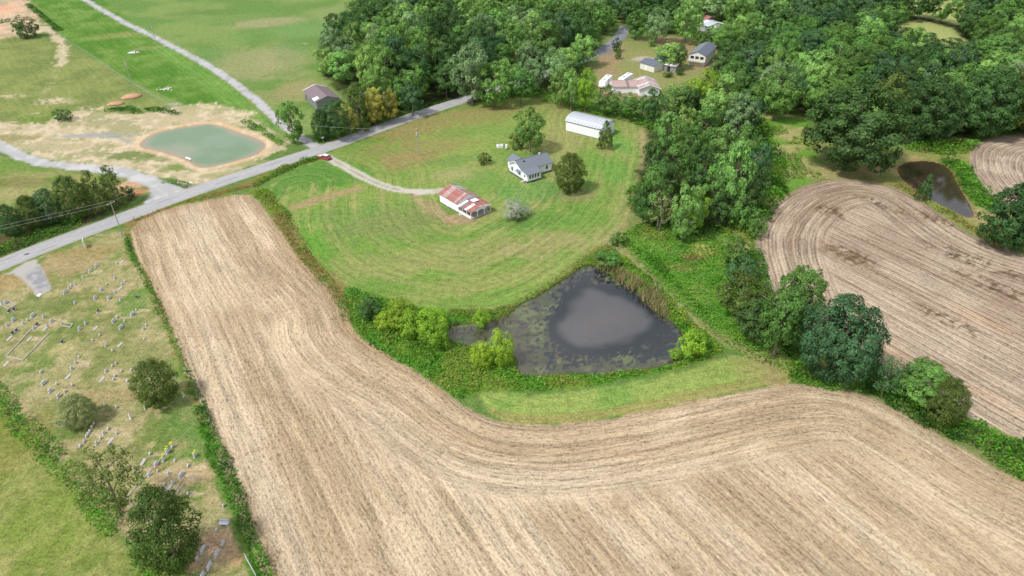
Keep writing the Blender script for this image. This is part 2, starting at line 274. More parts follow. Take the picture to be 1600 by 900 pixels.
GRAVES = [(151,417,2),(141.5,425,2),(130.3,434,1),(118,445,1),(111.7,447,0),(108.9,451,1),(101.9,458,2),(190.5,409.5,6),(183,412,0),(195.6,440.5,0),(191,445,1),(187.4,451,6),(179.6,435.6,1),(167,445,0),(159,454,2),(149.3,467,2),(117.4,474,1),(180,458,1),(171,467,2),(188.6,469,1),(154,487.3,4),(207.6,492,3),(213.5,485.5,0),(178,503,2),(189.7,512.5,3),(195,503,0),(183.5,496.5,5),(9.5,474,2),(61.7,462,8),(14.8,488,4),(22.5,485,4),(2,476,7),(21.5,501,2),(11.7,509,1),(26.7,518,4),(20.3,522,4),(14.7,529,6),(52,494,3),(43.5,501,0),(36.7,506.5,1),(68.5,496,1),(81,503,2),(73,510,0),(70.5,514,6),(58.5,508.5,4),(53.3,513.5,1),(46,530,6),(134,506,1),(125,515,2),(149.5,513,6),(156,525,0),(229,509,0),(224.7,515,1),(226,531,0),(166.3,541,1),(176.3,549,0),(187.5,539,6),(98,536,4),(145,533,0),(124,559,0),(118.7,568,1),(112.5,577,1),(106.7,588.5,6),(181.7,569,0),(176,573,0),(166.3,581,1),(159.5,593,6),(190,581,0),(180,588.5,0),(178,594,0),(206,579,0),(200,596,5),(64.5,582.5,5),(10,569,6),(69,600,3),(89.3,601,0),(79.5,612,2),(92.4,620,2),(102.3,612.5,0),(113.4,603,0),(228,638,1),(204.4,654,7),(148,647,0),(164,634,0),(182.7,637.5,0),(288,620,5),(146.8,663,0),(144,668.5,0),(141,675,0),(138.3,679,0),(135.6,683,0),(132,690.5,0),(126,698,5),(169.7,671,5),(162.8,678,1),(157.5,686,0),(151.6,694,1),(183,678.5,0),(172.4,695,0),(173,689,6),(269.5,699,5),(262.5,707,2),(255.8,720,1),(244.6,727,2),(233.7,743.5,1),(247,737,0),(273.8,721,0),(264,741.5,1),(283.5,743.5,3),(294.4,729,5),(305.3,713,2),(270,756,1),(257,758,0),(264,763.5,6),(259,769,0),(278.8,768,0),(294,772.5,0),(223.6,722,6),(235,710,5),(213.8,734.5,0),(219,780,4),(349.6,791.5,0),(338.7,829.5,0),(348.7,850,1),(317,860,3),(339.3,866,3),(308,874,1),(327.3,886,3),(317.3,900,2),(293,858,0),(2,476,7),(98,536,4),(145,533,0),(288,620,5),(219,780,4),(349.6,791.5,0)]
rg_ = random.Random(5)
for gx_, gy_, kk in GRAVES:
    q_ = rg_.random()
    if q_ < .72:
        P_ = G(gx_, gy_); w_g = (.9 if kk in (1, 2, 3) else .5)*rg_.uniform(.8, 1.3); cx_, cy_ = P_[0]+1.6, P_[1]; mm = (abs(X-cx_) < 4) & (abs(Y-cy_) < 4); o_ = np.zeros(N)
        r_g = np.maximum(np.abs(X[mm]-cx_)/1.35, np.abs(Y[mm]-cy_)/w_g); o_[mm] = smooth(1.25, .75, r_g+edge[mm]*.45)
        mixc(o_*rg_.uniform(.35, .9), A(*rg_.choice([(200,184,138),(206,180,138),(190,176,120),(210,190,150),(176,168,108)])))
m = ribbon([(0,597),(40,648),(95,712),(140,765),(200,830),(240,870)], 1.6, .4, .8); mixc(m*.7, A(188,170,124))
m, _ = area(HAYSW, .8, 1.2); mixc(m, mottle(A(134,150,72), A(168,168,98), n3*.6+n1*.4, .38, .62)); rows = rows*(1-m)
mixc(m*smooth(.5,.64,fbm(X,Y,14,3,15))*.6, A(118,146,56)); mixc(m*smooth(.5,.62,n1)*.35, A(112,140,52)); mixc(spot(90,820,9,7)*.3, A(140,165,66)); mixc(spot(20,690,7,9)*.5, A(150,144,74))
m = ribbon([(322,655),(350,730),(380,820),(415,905),(440,980)], 3.4, .7, .8); mixc(m*.85, A(84,138,40))
m = ribbon([(200,360),(212,395),(235,440),(262,500),(290,580),(322,655)], 2.6, .7, 1); mixc(m*.85, mottle(A(108,142,52), A(164,146,86), n3))
# --- stubble fields
RD = np.array([-.528, .849]); RN = np.array([.849, .528])
f1m, d1f = area(FIELD1, .35, .5, 60)
near = smooth(20, 13, us)                       # headland follows the edge, the rest runs straight
curvew = np.clip(np.maximum(near, smooth(112, 138, Y)), 0, 1)
lt = A(224,201,166); md = A(208,184,150); dk = A(166,140,108)
fc = mottle(md, lt, n20*.5+n8*.5, .4, .62)
strip1 = fbm(us*1.0, vs*.05, 3.0, 3, 21)*curvew+fbm(X*RN[0]+Y*RN[1], (X*RD[0]+Y*RD[1])*.035, 2.6, 3, 22)*(1-curvew)
t = smooth(.48, .66, strip1)[:, None]; fc = fc*(1-t*.32)+dk*t*.32
t = smooth(.46, .33, strip1)[:, None]; fc = fc*(1-t*.4)+A(226,206,178)*t*.4
mixc(f1m, fc); k = f1m > .5
rowu = np.where(k, us, rowu); rowv = np.where(k, vs, rowv); ts = np.where(k, 1-curvew, ts); tf = np.maximum(tf, f1m); rows = rows*(1-f1m)
mixc(f1m*smooth(3.5, .5, -d1f+edge*.8)*.4, A(170,140,96))
EDGE2 = smoothline(GL([(1195,450),(1190,430),(1180,390),(1182,360),(1195,335),(1225,306),(1265,287),(1310,279),(1360,283),(1410,297),(1450,320),(1480,342),(1510,364),(1560,387),(1620,404),(1760,440)]))
u2, v2 = seg_dist(X, Y, EDGE2, False, True)
f2m, d2f = area(FIELD2, .35, .5, 60)
cw2 = smooth(24, 18, u2)*smooth(-18, 0, (60+28)-X)*1.0
cw2 = smooth(20, 15, u2)
lt2 = A(204,183,158); md2 = A(188,165,142); dk2 = A(136,110,86)
strip2 = fbm(u2, v2*.08, 2.6, 3, 23)*cw2+fbm(X*RN[0]+Y*RN[1], (X*RD[0]+Y*RD[1])*.05, 2.6, 3, 24)*(1-cw2)
fc = mottle(md2, lt2, n20*.4+n8*.6, .4, .6); t = (smooth(.52, .66, strip2)*.34)[:, None]; fc = fc*(1-t)+dk2*t
mixc(f2m, fc)
for x, y, rx, ry in [(1330,400,9,5),(1500,400,12,4),(1470,345,9,3),(1380,320,9,3),(1560,450,12,4),(1300,330,7,4),(1480,500,9,3),(1560,420,10,3)]:
    mixc(spot(x, y, rx, ry, -.9, 1.6)*smooth(.42,.56,n1*.5+n3*.5)*.95*f2m, A(118,94,70))
for x, y, rx, ry in [(1385,545,4,3),(1540,620,7,3),(1530,500,8,3)]: mixc(spot(x, y, rx, ry, -.9, 1)*.22*f2m, A(214,170,124))
k = f2m > .5; rowu = np.where(k, u2, rowu); rowv = np.where(k, v2, rowv); ts = np.where(k, 1-cw2, ts); tf = np.maximum(tf, f2m*1.0); rows = rows*(1-f2m)
f3m, _ = area(FIELD3, .35, .5); u3, v3 = seg_dist(X, Y, FIELD3, True, True)
mixc(f3m, mottle(A(186,164,142), A(208,188,164), n8)); k = f3m > .5
rowu = np.where(k, u3, rowu); rowv = np.where(k, v3, rowv); ts = np.where(k, 0, ts); tf = np.maximum(tf, f3m); rows = rows*(1-f3m)
row2 = np.where((f2m > .5) | (f3m > .5), 1.0, 0.0)
# --- gravel roads
gr = ribbon([(60,-45),(100,-18),(134,0),(165,19),(200,38),(240,57),(280,78),(320,99),(350,118),(380,140),(405,160),(427,183),(452,203),(478,220),(500,233)], 3.7, .35, .5)
gl = ribbon([(-120,180),(-60,200),(0,228),(30,243),(60,254),(110,260),(160,264),(200,272),(240,286),(262,300)], 4.6, .5, .7)
P = smoothline(GL([(170,258),(205,262),(240,277),(292,292),(310,297),(240,325),(222,318),(236,303),(230,290),(205,279)]), True); ap, _ = area(P, .5, .7)
gm_ = np.maximum(gl, ap); mixc(gr, mottle(A(208,207,206), A(190,189,188), n3)); mixc(gm_, mottle(A(216,216,214), A(198,198,196), n3, .35, .6))
mixc(ribbon([(130,262),(200,273),(240,290),(262,306)], .8, .3, .3)*.5, A(226,226,224))
gm_ = np.maximum(gm_, gr)
dw = [(503,243),(518,249),(540,261),(570,278),(600,291),(630,298),(660,300.5),(690,298)]
dwm = ribbon(dw, 3.4, .4, .5); mixc(dwm, A(218,212,196)); mixc(ribbon(dw[1:6], .7, .35, .4)*.75, A(150,148,96))
mixc(spot(690,300,4,2,0,1)*.7, A(196,186,150))
P = smoothline(GL([(8,428),(55,402),(62,415),(72,434),(82,452),(64,461),(54,458),(38,440),(25,428)]), True, 1); cp, _ = area(P, .35, .5)
mixc(cp, A(200,196,186)); P2 = GL([(37,428),(60,416),(74,438),(78,450),(64,456),(54,450)]); c2, _ = area(P2, .6, .6); mixc(c2, mottle(A(166,166,166), A(190,190,190), n1)); gm_ = np.maximum(gm_, cp)
gravel = np.maximum(gm_, dwm); tg = tg*(1-gravel); rows = rows*(1-gravel)
# small debris patches in the green strip
mixc(spot(208,82,2.6,1.2,0,1), A(190,180,150)); mixc(spot(260,139,1.8,1,0,.6)*.6, A(180,170,130)); mixc(spot(325,165,7,4,0,1.6)*smooth(.45,.6,n1), A(224,214,170)); mixc(spot(380,178,6,3,0,1.6), A(228,212,172)); mixc(spot(272,163,3,1.6), A(190,180,150))
# pond beds and banks
for P in (POND1, POND2, POND3):
    d = sdf(X, Y, P, 6); Z = np.where(d < 2.2, np.where(d > 0, np.minimum(-.25+d*.114, 0), np.maximum(-.25+d*.35, -1.3)), Z)
gz = (n8-.5)*.10+(n1-.5)*.05
Z = Z+np.where(Z < -.01, 0, gz*np.where(np.maximum(gravel, f1m*0) > .1, 0, 1))

# ---------------------------------------------------------------- materials
def nodes_mat(name, rough=.8, spec=.3):
    m = bpy.data.materials.new(name); m.use_nodes = True; n = m.node_tree.nodes; b = n['Principled BSDF']
    b.inputs['Roughness'].default_value = rough; b.inputs['Specular IOR Level'].default_value = spec
    return m, m.node_tree, b
def mth(t, op, a, b=None, clamp=False):
    n = t.nodes.new('ShaderNodeMath'); n.operation = op; n.use_clamp = clamp
    for i, v in enumerate((a, b)):
        if v is None: continue
        if isinstance(v, (int, float)): n.inputs[i].default_value = v
        else: t.links.new(v, n.inputs[i])
    return n.outputs[0]
def noise(t, vec, scale, detail=2, rough=.5):
    n = t.nodes.new('ShaderNodeTexNoise'); n.inputs['Scale'].default_value = scale; n.inputs['Detail'].default_value = detail; n.inputs['Roughness'].default_value = rough
    if vec is not None: t.links.new(vec, n.inputs['Vector'])
    return n.outputs['Fac']
def comb(t, x, y, z=0.0):
    n = t.nodes.new('ShaderNodeCombineXYZ')
    for i, v in enumerate((x, y, z)):
        if isinstance(v, (int, float)): n.inputs[i].default_value = v
        else: t.links.new(v, n.inputs[i])
    return n.outputs[0]
def mixrgb(t, f, a, b, mode='MIX'):
    n = t.nodes.new('ShaderNodeMix'); n.data_type = 'RGBA'; n.blend_type = mode
    for s, v in ((n.inputs[0], f), (n.inputs[6], a), (n.inputs[7], b)):
        if isinstance(v, (int, float)): s.default_value = v
        elif isinstance(v, (tuple, list)): s.default_value = (*v[:3], 1)
        else: t.links.new(v, s)
    return n.outputs[2]
def ramp(t, v, lo, hi, a=0.0, b=1.0):
    n = t.nodes.new('ShaderNodeMapRange'); n.interpolation_type = 'SMOOTHSTEP'
    n.inputs[1].default_value = lo; n.inputs[2].default_value = hi; n.inputs[3].default_value = a; n.inputs[4].default_value = b
    t.links.new(v, n.inputs[0]); return n.outputs[0]
def attr(t, name, out='Vector'):
    n = t.nodes.new('ShaderNodeAttribute'); n.attribute_name = name; return n.outputs[out]
def sepx(t, v):
    n = t.nodes.new('ShaderNodeSeparateXYZ'); t.links.new(v, n.inputs[0]); return n.outputs
def scalec(t, c, f):
    n = t.nodes.new('ShaderNodeVectorMath'); n.operation = 'SCALE'; t.links.new(c, n.inputs[0]); t.links.new(f, n.inputs[3]); return n.outputs[0]

def ground_material():
    m, t, b = nodes_mat('ground_cover', .95, .1)
    base = attr(t, 'Col', 'Color'); r = sepx(t, attr(t, 'rows')); q = sepx(t, attr(t, 'tex'))
    pos = t.nodes.new('ShaderNodeNewGeometry').outputs['Position']; p = sepx(t, pos)
    su_ = mth(t, 'ADD', mth(t, 'MULTIPLY', p[0], float(RN[0])), mth(t, 'MULTIPLY', p[1], float(RN[1])))
    sv_ = mth(t, 'ADD', mth(t, 'MULTIPLY', p[0], float(RD[0])), mth(t, 'MULTIPLY', p[1], float(RD[1])))
    wob = mth(t, 'MULTIPLY', noise(t, pos, .06, 1), .8)
    def streaks(u, v):
        u = mth(t, 'ADD', u, wob)
        a = noise(t, comb(t, mth(t, 'MULTIPLY', u, 2.1), mth(t, 'MULTIPLY', v, .12)), 1.0, 3, .65)
        s = noise(t, comb(t, mth(t, 'MULTIPLY', u, .62), mth(t, 'MULTIPLY', v, .022), 5.0), 1.0, 2, .6)
        d = noise(t, comb(t, mth(t, 'MULTIPLY', u, 3.2), mth(t, 'MULTIPLY', v, .9), 9.0), 1.0, 2, .6)
        l = mth(t, 'ADD', mth(t, 'SINE', mth(t, 'MULTIPLY', u, 2*PI/.95)), mth(t, 'SINE', mth(t, 'MULTIPLY', u, 2*PI/1.9)))
        return a, s, d, l
    A_ = streaks(r[0], r[1]); B_ = streaks(su_, sv_)
    mx = []
    for x, y in zip(A_, B_):
        mx.append(mth(t, 'ADD', mth(t, 'MULTIPLY', x, mth(t, 'SUBTRACT', 1.0, q[2])), mth(t, 'MULTIPLY', y, q[2])))
    fine = noise(t, pos, 2.4, 4, .8); mid = noise(t, pos, .7, 3, .6); tuft = noise(t, pos, 1.5, 2, .6)
    # stubble: factor about 1
    row2 = attr(t, 'row2', 'Fac')
    f = mth(t, 'ADD', ramp(t, mx[0], .30, .70, -.20, .18), ramp(t, mx[1], .32, .68, -.15, .13))
    f = mth(t, 'ADD', f, ramp(t, mx[2], .30, .62, -.22, .12))
    f = mth(t, 'ADD', f, mth(t, 'MULTIPLY', mx[3], mth(t, 'ADD', .035, mth(t, 'MULTIPLY', row2, .10))))
    f = mth(t, 'ADD', f, ramp(t, fine, .32, .68, -.24, .22))
    f = mth(t, 'MULTIPLY', f, q[0])
    g = mth(t, 'ADD', ramp(t, fine, .32, .68, -.34, .34), ramp(t, mid, .32, .68, -.15, .15))
    g = mth(t, 'MULTIPLY', g, q[1])
    sw = mth(t, 'ADD', ramp(t, mx[0], .3, .7, -.12, .12), ramp(t, mx[1], .35, .65, -.07, .07))
    sw = mth(t, 'ADD', sw, mth(t, 'MULTIPLY', mth(t, 'SINE', mth(t, 'MULTIPLY', r[0], 2*PI/2.6)), .045))
    sw = mth(t, 'MULTIPLY', sw, r[2])
    tot = mth(t, 'ADD', mth(t, 'ADD', mth(t, 'ADD', f, g), sw), 1.0)
    c = scalec(t, base, tot)
    # dry straws in the mown grass, green weeds in the stubble
    c = mixrgb(t, mth(t, 'MULTIPLY', mth(t, 'MULTIPLY', ramp(t, mx[0], .58, .70), r[2]), .35), c, tuple(A(196,186,130)))
    wd = mth(t, 'MULTIPLY', ramp(t, mx[2], .62, .68), ramp(t, noise(t, pos, .09, 2), .46, .56))
    wd = mth(t, 'MULTIPLY', wd, mth(t, 'MULTIPLY', q[0], .75))
    c = mixrgb(t, wd, c, tuple(A(108,134,58)))
    dkk = mth(t, 'MULTIPLY', mth(t, 'MULTIPLY', ramp(t, mx[2], .40, .34), q[0]), .36)
    c = mixrgb(t, dkk, c, tuple(A(128,98,68)))
    c = mixrgb(t, mth(t, 'MULTIPLY', mth(t, 'MULTIPLY', ramp(t, mx[0], .60, .66), q[0]), .40), c, tuple(A(238,220,188)))
    t.links.new(c, b.inputs['Base Color'])
    bp = t.nodes.new('ShaderNodeBump'); bp.inputs['Strength'].default_value = .5; bp.inputs['Distance'].default_value = .25
    hgt = mth(t, 'ADD', fine, mth(t, 'MULTIPLY', mx[2], q[0])); t.links.new(hgt, bp.inputs['Height']); t.links.new(bp.outputs[0], b.inputs['Normal'])
    return m
M_GROUND = ground_material()

def simple(name, rgb, rough=.7, spec=.3, vary=.12, scale=3.0, metal=0.0, stain=None, bump=0.0):
    m, t, b = nodes_mat(name, rough, spec); b.inputs['Metallic'].default_value = metal
    tc = t.nodes.new('ShaderNodeTexCoord').outputs['Object']
    n = noise(t, tc, scale, 4, .65)
    c = scalec(t, mixrgb(t, 1.0, (1, 1, 1), rgb, 'MULTIPLY'), ramp(t, n, .3, .7, 1-vary, 1+vary))
    if stain is not None:
        c = mixrgb(t, ramp(t, noise(t, tc, scale*.45, 5, .7), .5, .64), c, stain)
    t.links.new(c, b.inputs['Base Color'])
    if bump:
        bp = t.nodes.new('ShaderNodeBump'); bp.inputs['Strength'].default_value = bump; bp.inputs['Distance'].default_value = .05
        t.links.new(n, bp.inputs['Height']); t.links.new(bp.outputs[0], b.inputs['Normal'])
    return m
M = dict(
    white_wall=simple('white_siding', (.84,.86,.90), .6, .3, .04, 1.5),
    cream_wall=simple('cream_siding', (.74,.72,.64), .7, .3, .08),
    white_metal=simple('white_sheet_metal', (.86,.88,.91), .45, .4, .05, 1.0),
    galv=simple('galvanised_roof', (.62,.65,.69), .40, .5, .08, 1.2, .35),
    galv_dull=simple('dull_galvanised_roof', (.56,.59,.64), .5, .5, .1, 1.2, .35),
    shingle=simple('grey_shingle', (.175,.195,.22), .9, .2, .18, 6.0, bump=.4),
    shingle_dark=simple('slate_roof', (.13,.15,.19), .9, .2, .15, 5.0, bump=.3),
    rust=simple('rusty_red_roof', (.34,.135,.115), .75, .3, .25, 1.8, stain=(.42,.30,.26)),
    rust_pale=simple('faded_rust_roof', (.40,.28,.25), .75, .3, .2, 1.6, stain=(.58,.50,.46)),
    maroon=simple('brown_metal_roof', (.22,.17,.18), .6, .4, .12, 1.5),
    oldwood=simple('weathered_boards', (.24,.25,.25), .9, .2, .3, 4.0),
    dark=simple('dark_void', (.03,.03,.035), .6, .3, .1),
    foundation=simple('foundation', (.10,.10,.11), .9, .2, .2),
    glass=simple('window_glass', (.03,.04,.05), .12, .6, .1),
    concrete=simple('pale_concrete', (.42,.40,.36), .9, .2, .12, 3.0),
    granite=simple('grey_granite', (.56,.59,.63), .5, .4, .12, 8.0),
    granite_dark=simple('dark_granite', (.10,.105,.12), .3, .5, .2, 8.0),
    marble=simple('white_marble', (.74,.74,.72), .6, .3, .08, 5.0, stain=(.55,.55,.52)),
    pole=simple('weathered_pole', (.34,.32,.29), .9, .2, .15, 4.0),
    metal_grey=simple('grey_metal', (.45,.46,.48), .4, .5, .08),
    wire=simple('wire', (.45,.45,.45), .5, .4, .05),
    red=simple('red_car_paint', (.50,.045,.07), .25, .6, .06),
    white_paint=simple('white_car_paint', (.82,.82,.82), .25, .6, .04),
    rubber=simple('rubber', (.03,.03,.03), .8, .2, .1),
    chrome=simple('chrome', (.6,.6,.62), .2, .6, .05, metal=.8),
    lamp_red=simple('tail_lamp', (.4,.02,.02), .3, .5, .05),
    lamp_white=simple('headlamp', (.8,.8,.75), .2, .6, .05),
    clay=simple('orange_clay', (.50,.29,.19), .95, .1, .15, 1.5, bump=.6),
    rubble=simple('pale_rubble', (.60,.56,.48), .95, .1, .2, 4.0),
    bark=simple('bark', (.20,.165,.13), .95, .1, .25, 3.0),
    palebark=simple('pale_bark', (.48,.45,.41), .9, .1, .2, 3.0),
    flower_y=simple('yellow_flowers', (.70,.62,.06), .8, .2, .2, 20.0),
    flower_r=simple('red_flowers', (.55,.10,.10), .8, .2, .2, 20.0),
    yellow=simple('yellow_sleeve', (.65,.52,.10), .6, .3, .05),
    wood_pale=simple('pale_boards', (.50,.45,.36), .85, .2, .15),
)
def asphalt():
    m, t, b = nodes_mat('asphalt', .9, .25)
    tc = t.nodes.new('ShaderNodeNewGeometry').outputs['Position']
    e = sepx(t, attr(t, 'lane'))
    n1_ = noise(t, tc, 1.2, 4, .7); n2_ = noise(t, comb(t, mth(t, 'MULTIPLY', e[0], 1.1), mth(t, 'MULTIPLY', e[1], .06)), 1.0, 3, .6)
    c = scalec(t, mixrgb(t, 0.0, tuple(A(196,195,194)), (0, 0, 0)), mth(t, 'ADD', ramp(t, n1_, .3, .7, .92, 1.07), ramp(t, n2_, .35, .65, -.09, .09)))
    # tar patches
    c = mixrgb(t, mth(t, 'MULTIPLY', ramp(t, n2_, .57, .62), .6), c, tuple(A(128,128,132)))
    ed = mth(t, 'ABSOLUTE', e[0])
    c = mixrgb(t, mth(t, 'MULTIPLY', ramp(t, mth(t, 'ADD', ed, mth(t, 'MULTIPLY', noise(t, tc, .8, 3), .8)), 2.9, 3.5), .6), c, tuple(A(186,178,158)))
    fa = ramp(t, e[1], 268, 280)      # far stretch: dark grey asphalt, with its shadow put into the colour
    c = mixrgb(t, fa, c, tuple(A(150,150,156)))
    t.links.new(c, b.inputs['Base Color']); return m
M_ASPH = asphalt()

def water_mat():
    m, t, b = nodes_mat('pond_water', .06, .8)
    b.inputs['IOR'].default_value = 1.5
    base = attr(t, 'Col', 'Color'); pos = t.nodes.new('ShaderNodeNewGeometry').outputs['Position']
    n = noise(t, pos, 3.0, 3, .6); c = scalec(t, base, ramp(t, n, .3, .7, .93, 1.07)); t.links.new(c, b.inputs['Base Color'])
    wv = attr(t, 'weed', 'Fac'); t.links.new(mth(t, 'ADD', mth(t, 'MULTIPLY', wv, .5), .05), b.inputs['Roughness'])
    bp = t.nodes.new('ShaderNodeBump'); bp.inputs['Strength'].default_value = .06; bp.inputs['Distance'].default_value = .05
    t.links.new(noise(t, pos, 5.0, 2), bp.inputs['Height']); t.links.new(bp.outputs[0], b.inputs['Normal']); return m
M_WATER = water_mat()

def leaf_mat(name, rgb, objvar=.22, leafvar=.28, hue=.014, trans=.32, attrcol=False):
    m = bpy.data.materials.new(name); m.use_nodes = True; t = m.node_tree; t.nodes.clear()
    out = t.nodes.new('ShaderNodeOutputMaterial')
    isl = t.nodes.new('ShaderNodeNewGeometry').outputs['Random Per Island']
    if attrcol: c = attr(t, 'Col', 'Color'); v = mth(t, 'MULTIPLY', isl, 1.0)
    else:
        oi = t.nodes.new('ShaderNodeObjectInfo').outputs['Random']
        hs = t.nodes.new('ShaderNodeHueSaturation'); hs.inputs['Color'].default_value = (*rgb, 1)
        t.links.new(mth(t, 'ADD', mth(t, 'MULTIPLY', oi, -2*hue), .5+hue), hs.inputs['Hue'])
        t.links.new(mth(t, 'ADD', mth(t, 'MULTIPLY', mth(t, 'FRACT', mth(t, 'MULTIPLY', oi, 7.31)), 2*objvar), 1-objvar), hs.inputs['Value'])
        c = scalec(t, hs.outputs[0], attr(t, 'tint', 'Fac')); v = isl
    c = scalec(t, c, ramp(t, v, 0, 1, 1-leafvar, 1+leafvar))
    d = t.nodes.new('ShaderNodeBsdfDiffuse'); tr = t.nodes.new('ShaderNodeBsdfTranslucent'); gl_ = t.nodes.new('ShaderNodeBsdfGlossy')
    gl_.inputs['Roughness'].default_value = .5; gl_.inputs['Color'].default_value = (.9, 1, .9, 1)
    t.links.new(c, d.inputs[0]); t.links.new(scalec(t, c, mth(t, 'ADD', 1.0, .2)), tr.inputs[0])
    mx = t.nodes.new('ShaderNodeMixShader'); mx.inputs[0].default_value = trans; t.links.new(d.outputs[0], mx.inputs[1]); t.links.new(tr.outputs[0], mx.inputs[2])
    m2 = t.nodes.new('ShaderNodeMixShader'); m2.inputs[0].default_value = .012; t.links.new(mx.outputs[0], m2.inputs[1]); t.links.new(gl_.outputs[0], m2.inputs[2])
    t.links.new(m2.outputs[0], out.inputs[0]); return m
LEAF = dict(
    dark=leaf_mat('leaf_dark', (0.074,0.156,0.041)),
    mid=leaf_mat('leaf_mid', (0.133,0.266,0.056)),
    light=leaf_mat('leaf_light', (0.222,0.389,0.096)),
    silver=leaf_mat('leaf_silver', (0.241,0.371,0.153)),
    blue=leaf_mat('leaf_bluegreen', (0.086,0.179,0.070)),
    cedar=leaf_mat('leaf_cedar', (0.111,0.170,0.034), leafvar=.4),
    willow=leaf_mat('leaf_willow', (0.253,0.407,0.036)),
    yellow=leaf_mat('leaf_yellow', (0.367,0.348,0.073)),
    grey=leaf_mat('leaf_grey', (0.279,0.317,0.124)),
    pale=leaf_mat('twig_pale', (.36,.37,.32)),
    olive=leaf_mat('leaf_olive', (0.146,0.197,0.043)))
M_WEED = leaf_mat('weeds', (0, 0, 0), leafvar=.3, attrcol=True)

# ---------------------------------------------------------------- object helpers
def link(o, parent=None):
    C.objects.link(o)
    if parent is not None: o.parent = parent
    return o
def tag(o, label=None, cat=None, group=None, kind=None):
    if label: o['label'] = label
    if cat: o['category'] = cat
    if group: o['group'] = group
    if kind: o['kind'] = kind
    return o
def empty(name, loc, rz=0, label=None, cat=None, group=None):
    o = bpy.data.objects.new(name, None); o.empty_display_size = .3; link(o); o.location = loc; o.rotation_euler = (0, 0, rz)
    return tag(o, label, cat, group)
class MB:
    def __init__(s): s.v = []; s.f = []
    def add(s, V, F):
        k = len(s.v); s.v += [tuple(p) for p in V]; s.f += [tuple(k+i for i in f) for f in F]; return s
    def box(s, x0, y0, z0, x1, y1, z1):
        return s.add([(x0,y0,z0),(x1,y0,z0),(x1,y1,z0),(x0,y1,z0),(x0,y0,z1),(x1,y0,z1),(x1,y1,z1),(x0,y1,z1)],
                     [(0,3,2,1),(4,5,6,7),(0,1,5,4),(1,2,6,5),(2,3,7,6),(3,0,4,7)])
    def prism(s, prof, x0, x1, axis='x'):
        """profile in the (other, z) plane swept along axis"""
        n = len(prof); P = []
        for x in (x0, x1):
            for a, z in prof: P.append((x, a, z) if axis == 'x' else (a, x, z))
        F = [tuple(range(n)), tuple(range(2*n-1, n-1, -1))]+[(i, n+i, n+(i+1) % n, (i+1) % n) for i in range(n)]
        return s.add(P, F)
    def tube(s, pts, rad, n=6):
        pts = [Vector(p) for p in pts]; rad = rad if isinstance(rad, (list, tuple)) else [rad]*len(pts); k = len(s.v)
        for i, p in enumerate(pts):
            d = (pts[min(i+1, len(pts)-1)]-pts[max(i-1, 0)]).normalized(); a = d.orthogonal().normalized(); b = d.cross(a)
            for j in range(n):
                t = 2*PI*j/n; q = p+(a*math.cos(t)+b*math.sin(t))*rad[i]; s.v.append(tuple(q))
        for i in range(len(pts)-1):
            for j in range(n):
                s.f.append((k+i*n+j, k+i*n+(j+1) % n, k+(i+1)*n+(j+1) % n, k+(i+1)*n+j))
        s.f.append(tuple(k+j for j in range(n))[::-1]); s.f.append(tuple(k+(len(pts)-1)*n+j for j in range(n))); return s
    def blob(s, c, r, n=8, m=5, wob=.12, flat=0):
        k = len(s.v)
        for i in range(m+1):
            th = PI*i/m
            for j in range(n):
                ph = 2*PI*j/n; q = 1+random.uniform(-wob, wob)
                s.v.append((c[0]+r[0]*math.sin(th)*math.cos(ph)*q, c[1]+r[1]*math.sin(th)*math.sin(ph)*q, max(c[2]+r[2]*math.cos(th)*q, flat if flat is not None else -1e9)))
        for i in range(m):
            for j in range(n): s.f.append((k+i*n+j, k+i*n+(j+1) % n, k+(i+1)*n+(j+1) % n, k+(i+1)*n+j))
        return s
    def mesh(s, name, mat, smooth_=False):
        me = bpy.data.meshes.new(name); me.from_pydata(s.v, [], s.f); me.materials.append(mat); me.validate(); me.update()
        import bmesh
        bm = bmesh.new(); bm.from_mesh(me); bmesh.ops.recalc_face_normals(bm, faces=bm.faces); bm.to_mesh(me); bm.free()
        if smooth_: me.polygons.foreach_set('use_smooth', [True]*len(me.polygons))
        return me
    def build(s, name, mat, parent=None, smooth_=False, loc=None, rz=0):
        o = bpy.data.objects.new(name, s.mesh(name, mat, smooth_)); link(o, parent)
        if loc is not None: o.location = loc; o.rotation_euler = (0, 0, rz)
        return o
def inst(name, me, parent=None, loc=(0, 0, 0), rot=(0, 0, 0), scale=None):
    o = bpy.data.objects.new(name, me); link(o, parent); o.location = loc; o.rotation_euler = rot
    if scale is not None: o.scale = scale if hasattr(scale, '__len__') else (scale,)*3
    return o
def np_mesh(name, V, F4, mat):
    me = bpy.data.meshes.new(name); nv = len(V); nf = len(F4)
    me.vertices.add(nv); me.vertices.foreach_set('co', np.ascontiguousarray(V, dtype=np.float32).ravel())
    k = F4.shape[1]
    me.loops.add(nf*k); me.loops.foreach_set('vertex_index', np.ascontiguousarray(F4, dtype=np.int32).ravel())
    me.polygons.add(nf); me.polygons.foreach_set('loop_start', np.arange(0, nf*k, k, dtype=np.int32))
    me.polygons.foreach_set('loop_total', np.full(nf, k, dtype=np.int32))
    me.materials.append(mat); me.update(calc_edges=True); return me
def set_attr(me, name, typ, arr):
    a = me.attributes.new(name, typ, 'POINT')
    a.data.foreach_set({'FLOAT_COLOR': 'color', 'FLOAT_VECTOR': 'vector', 'FLOAT': 'value'}[typ], np.ascontiguousarray(arr, dtype=np.float32).ravel())

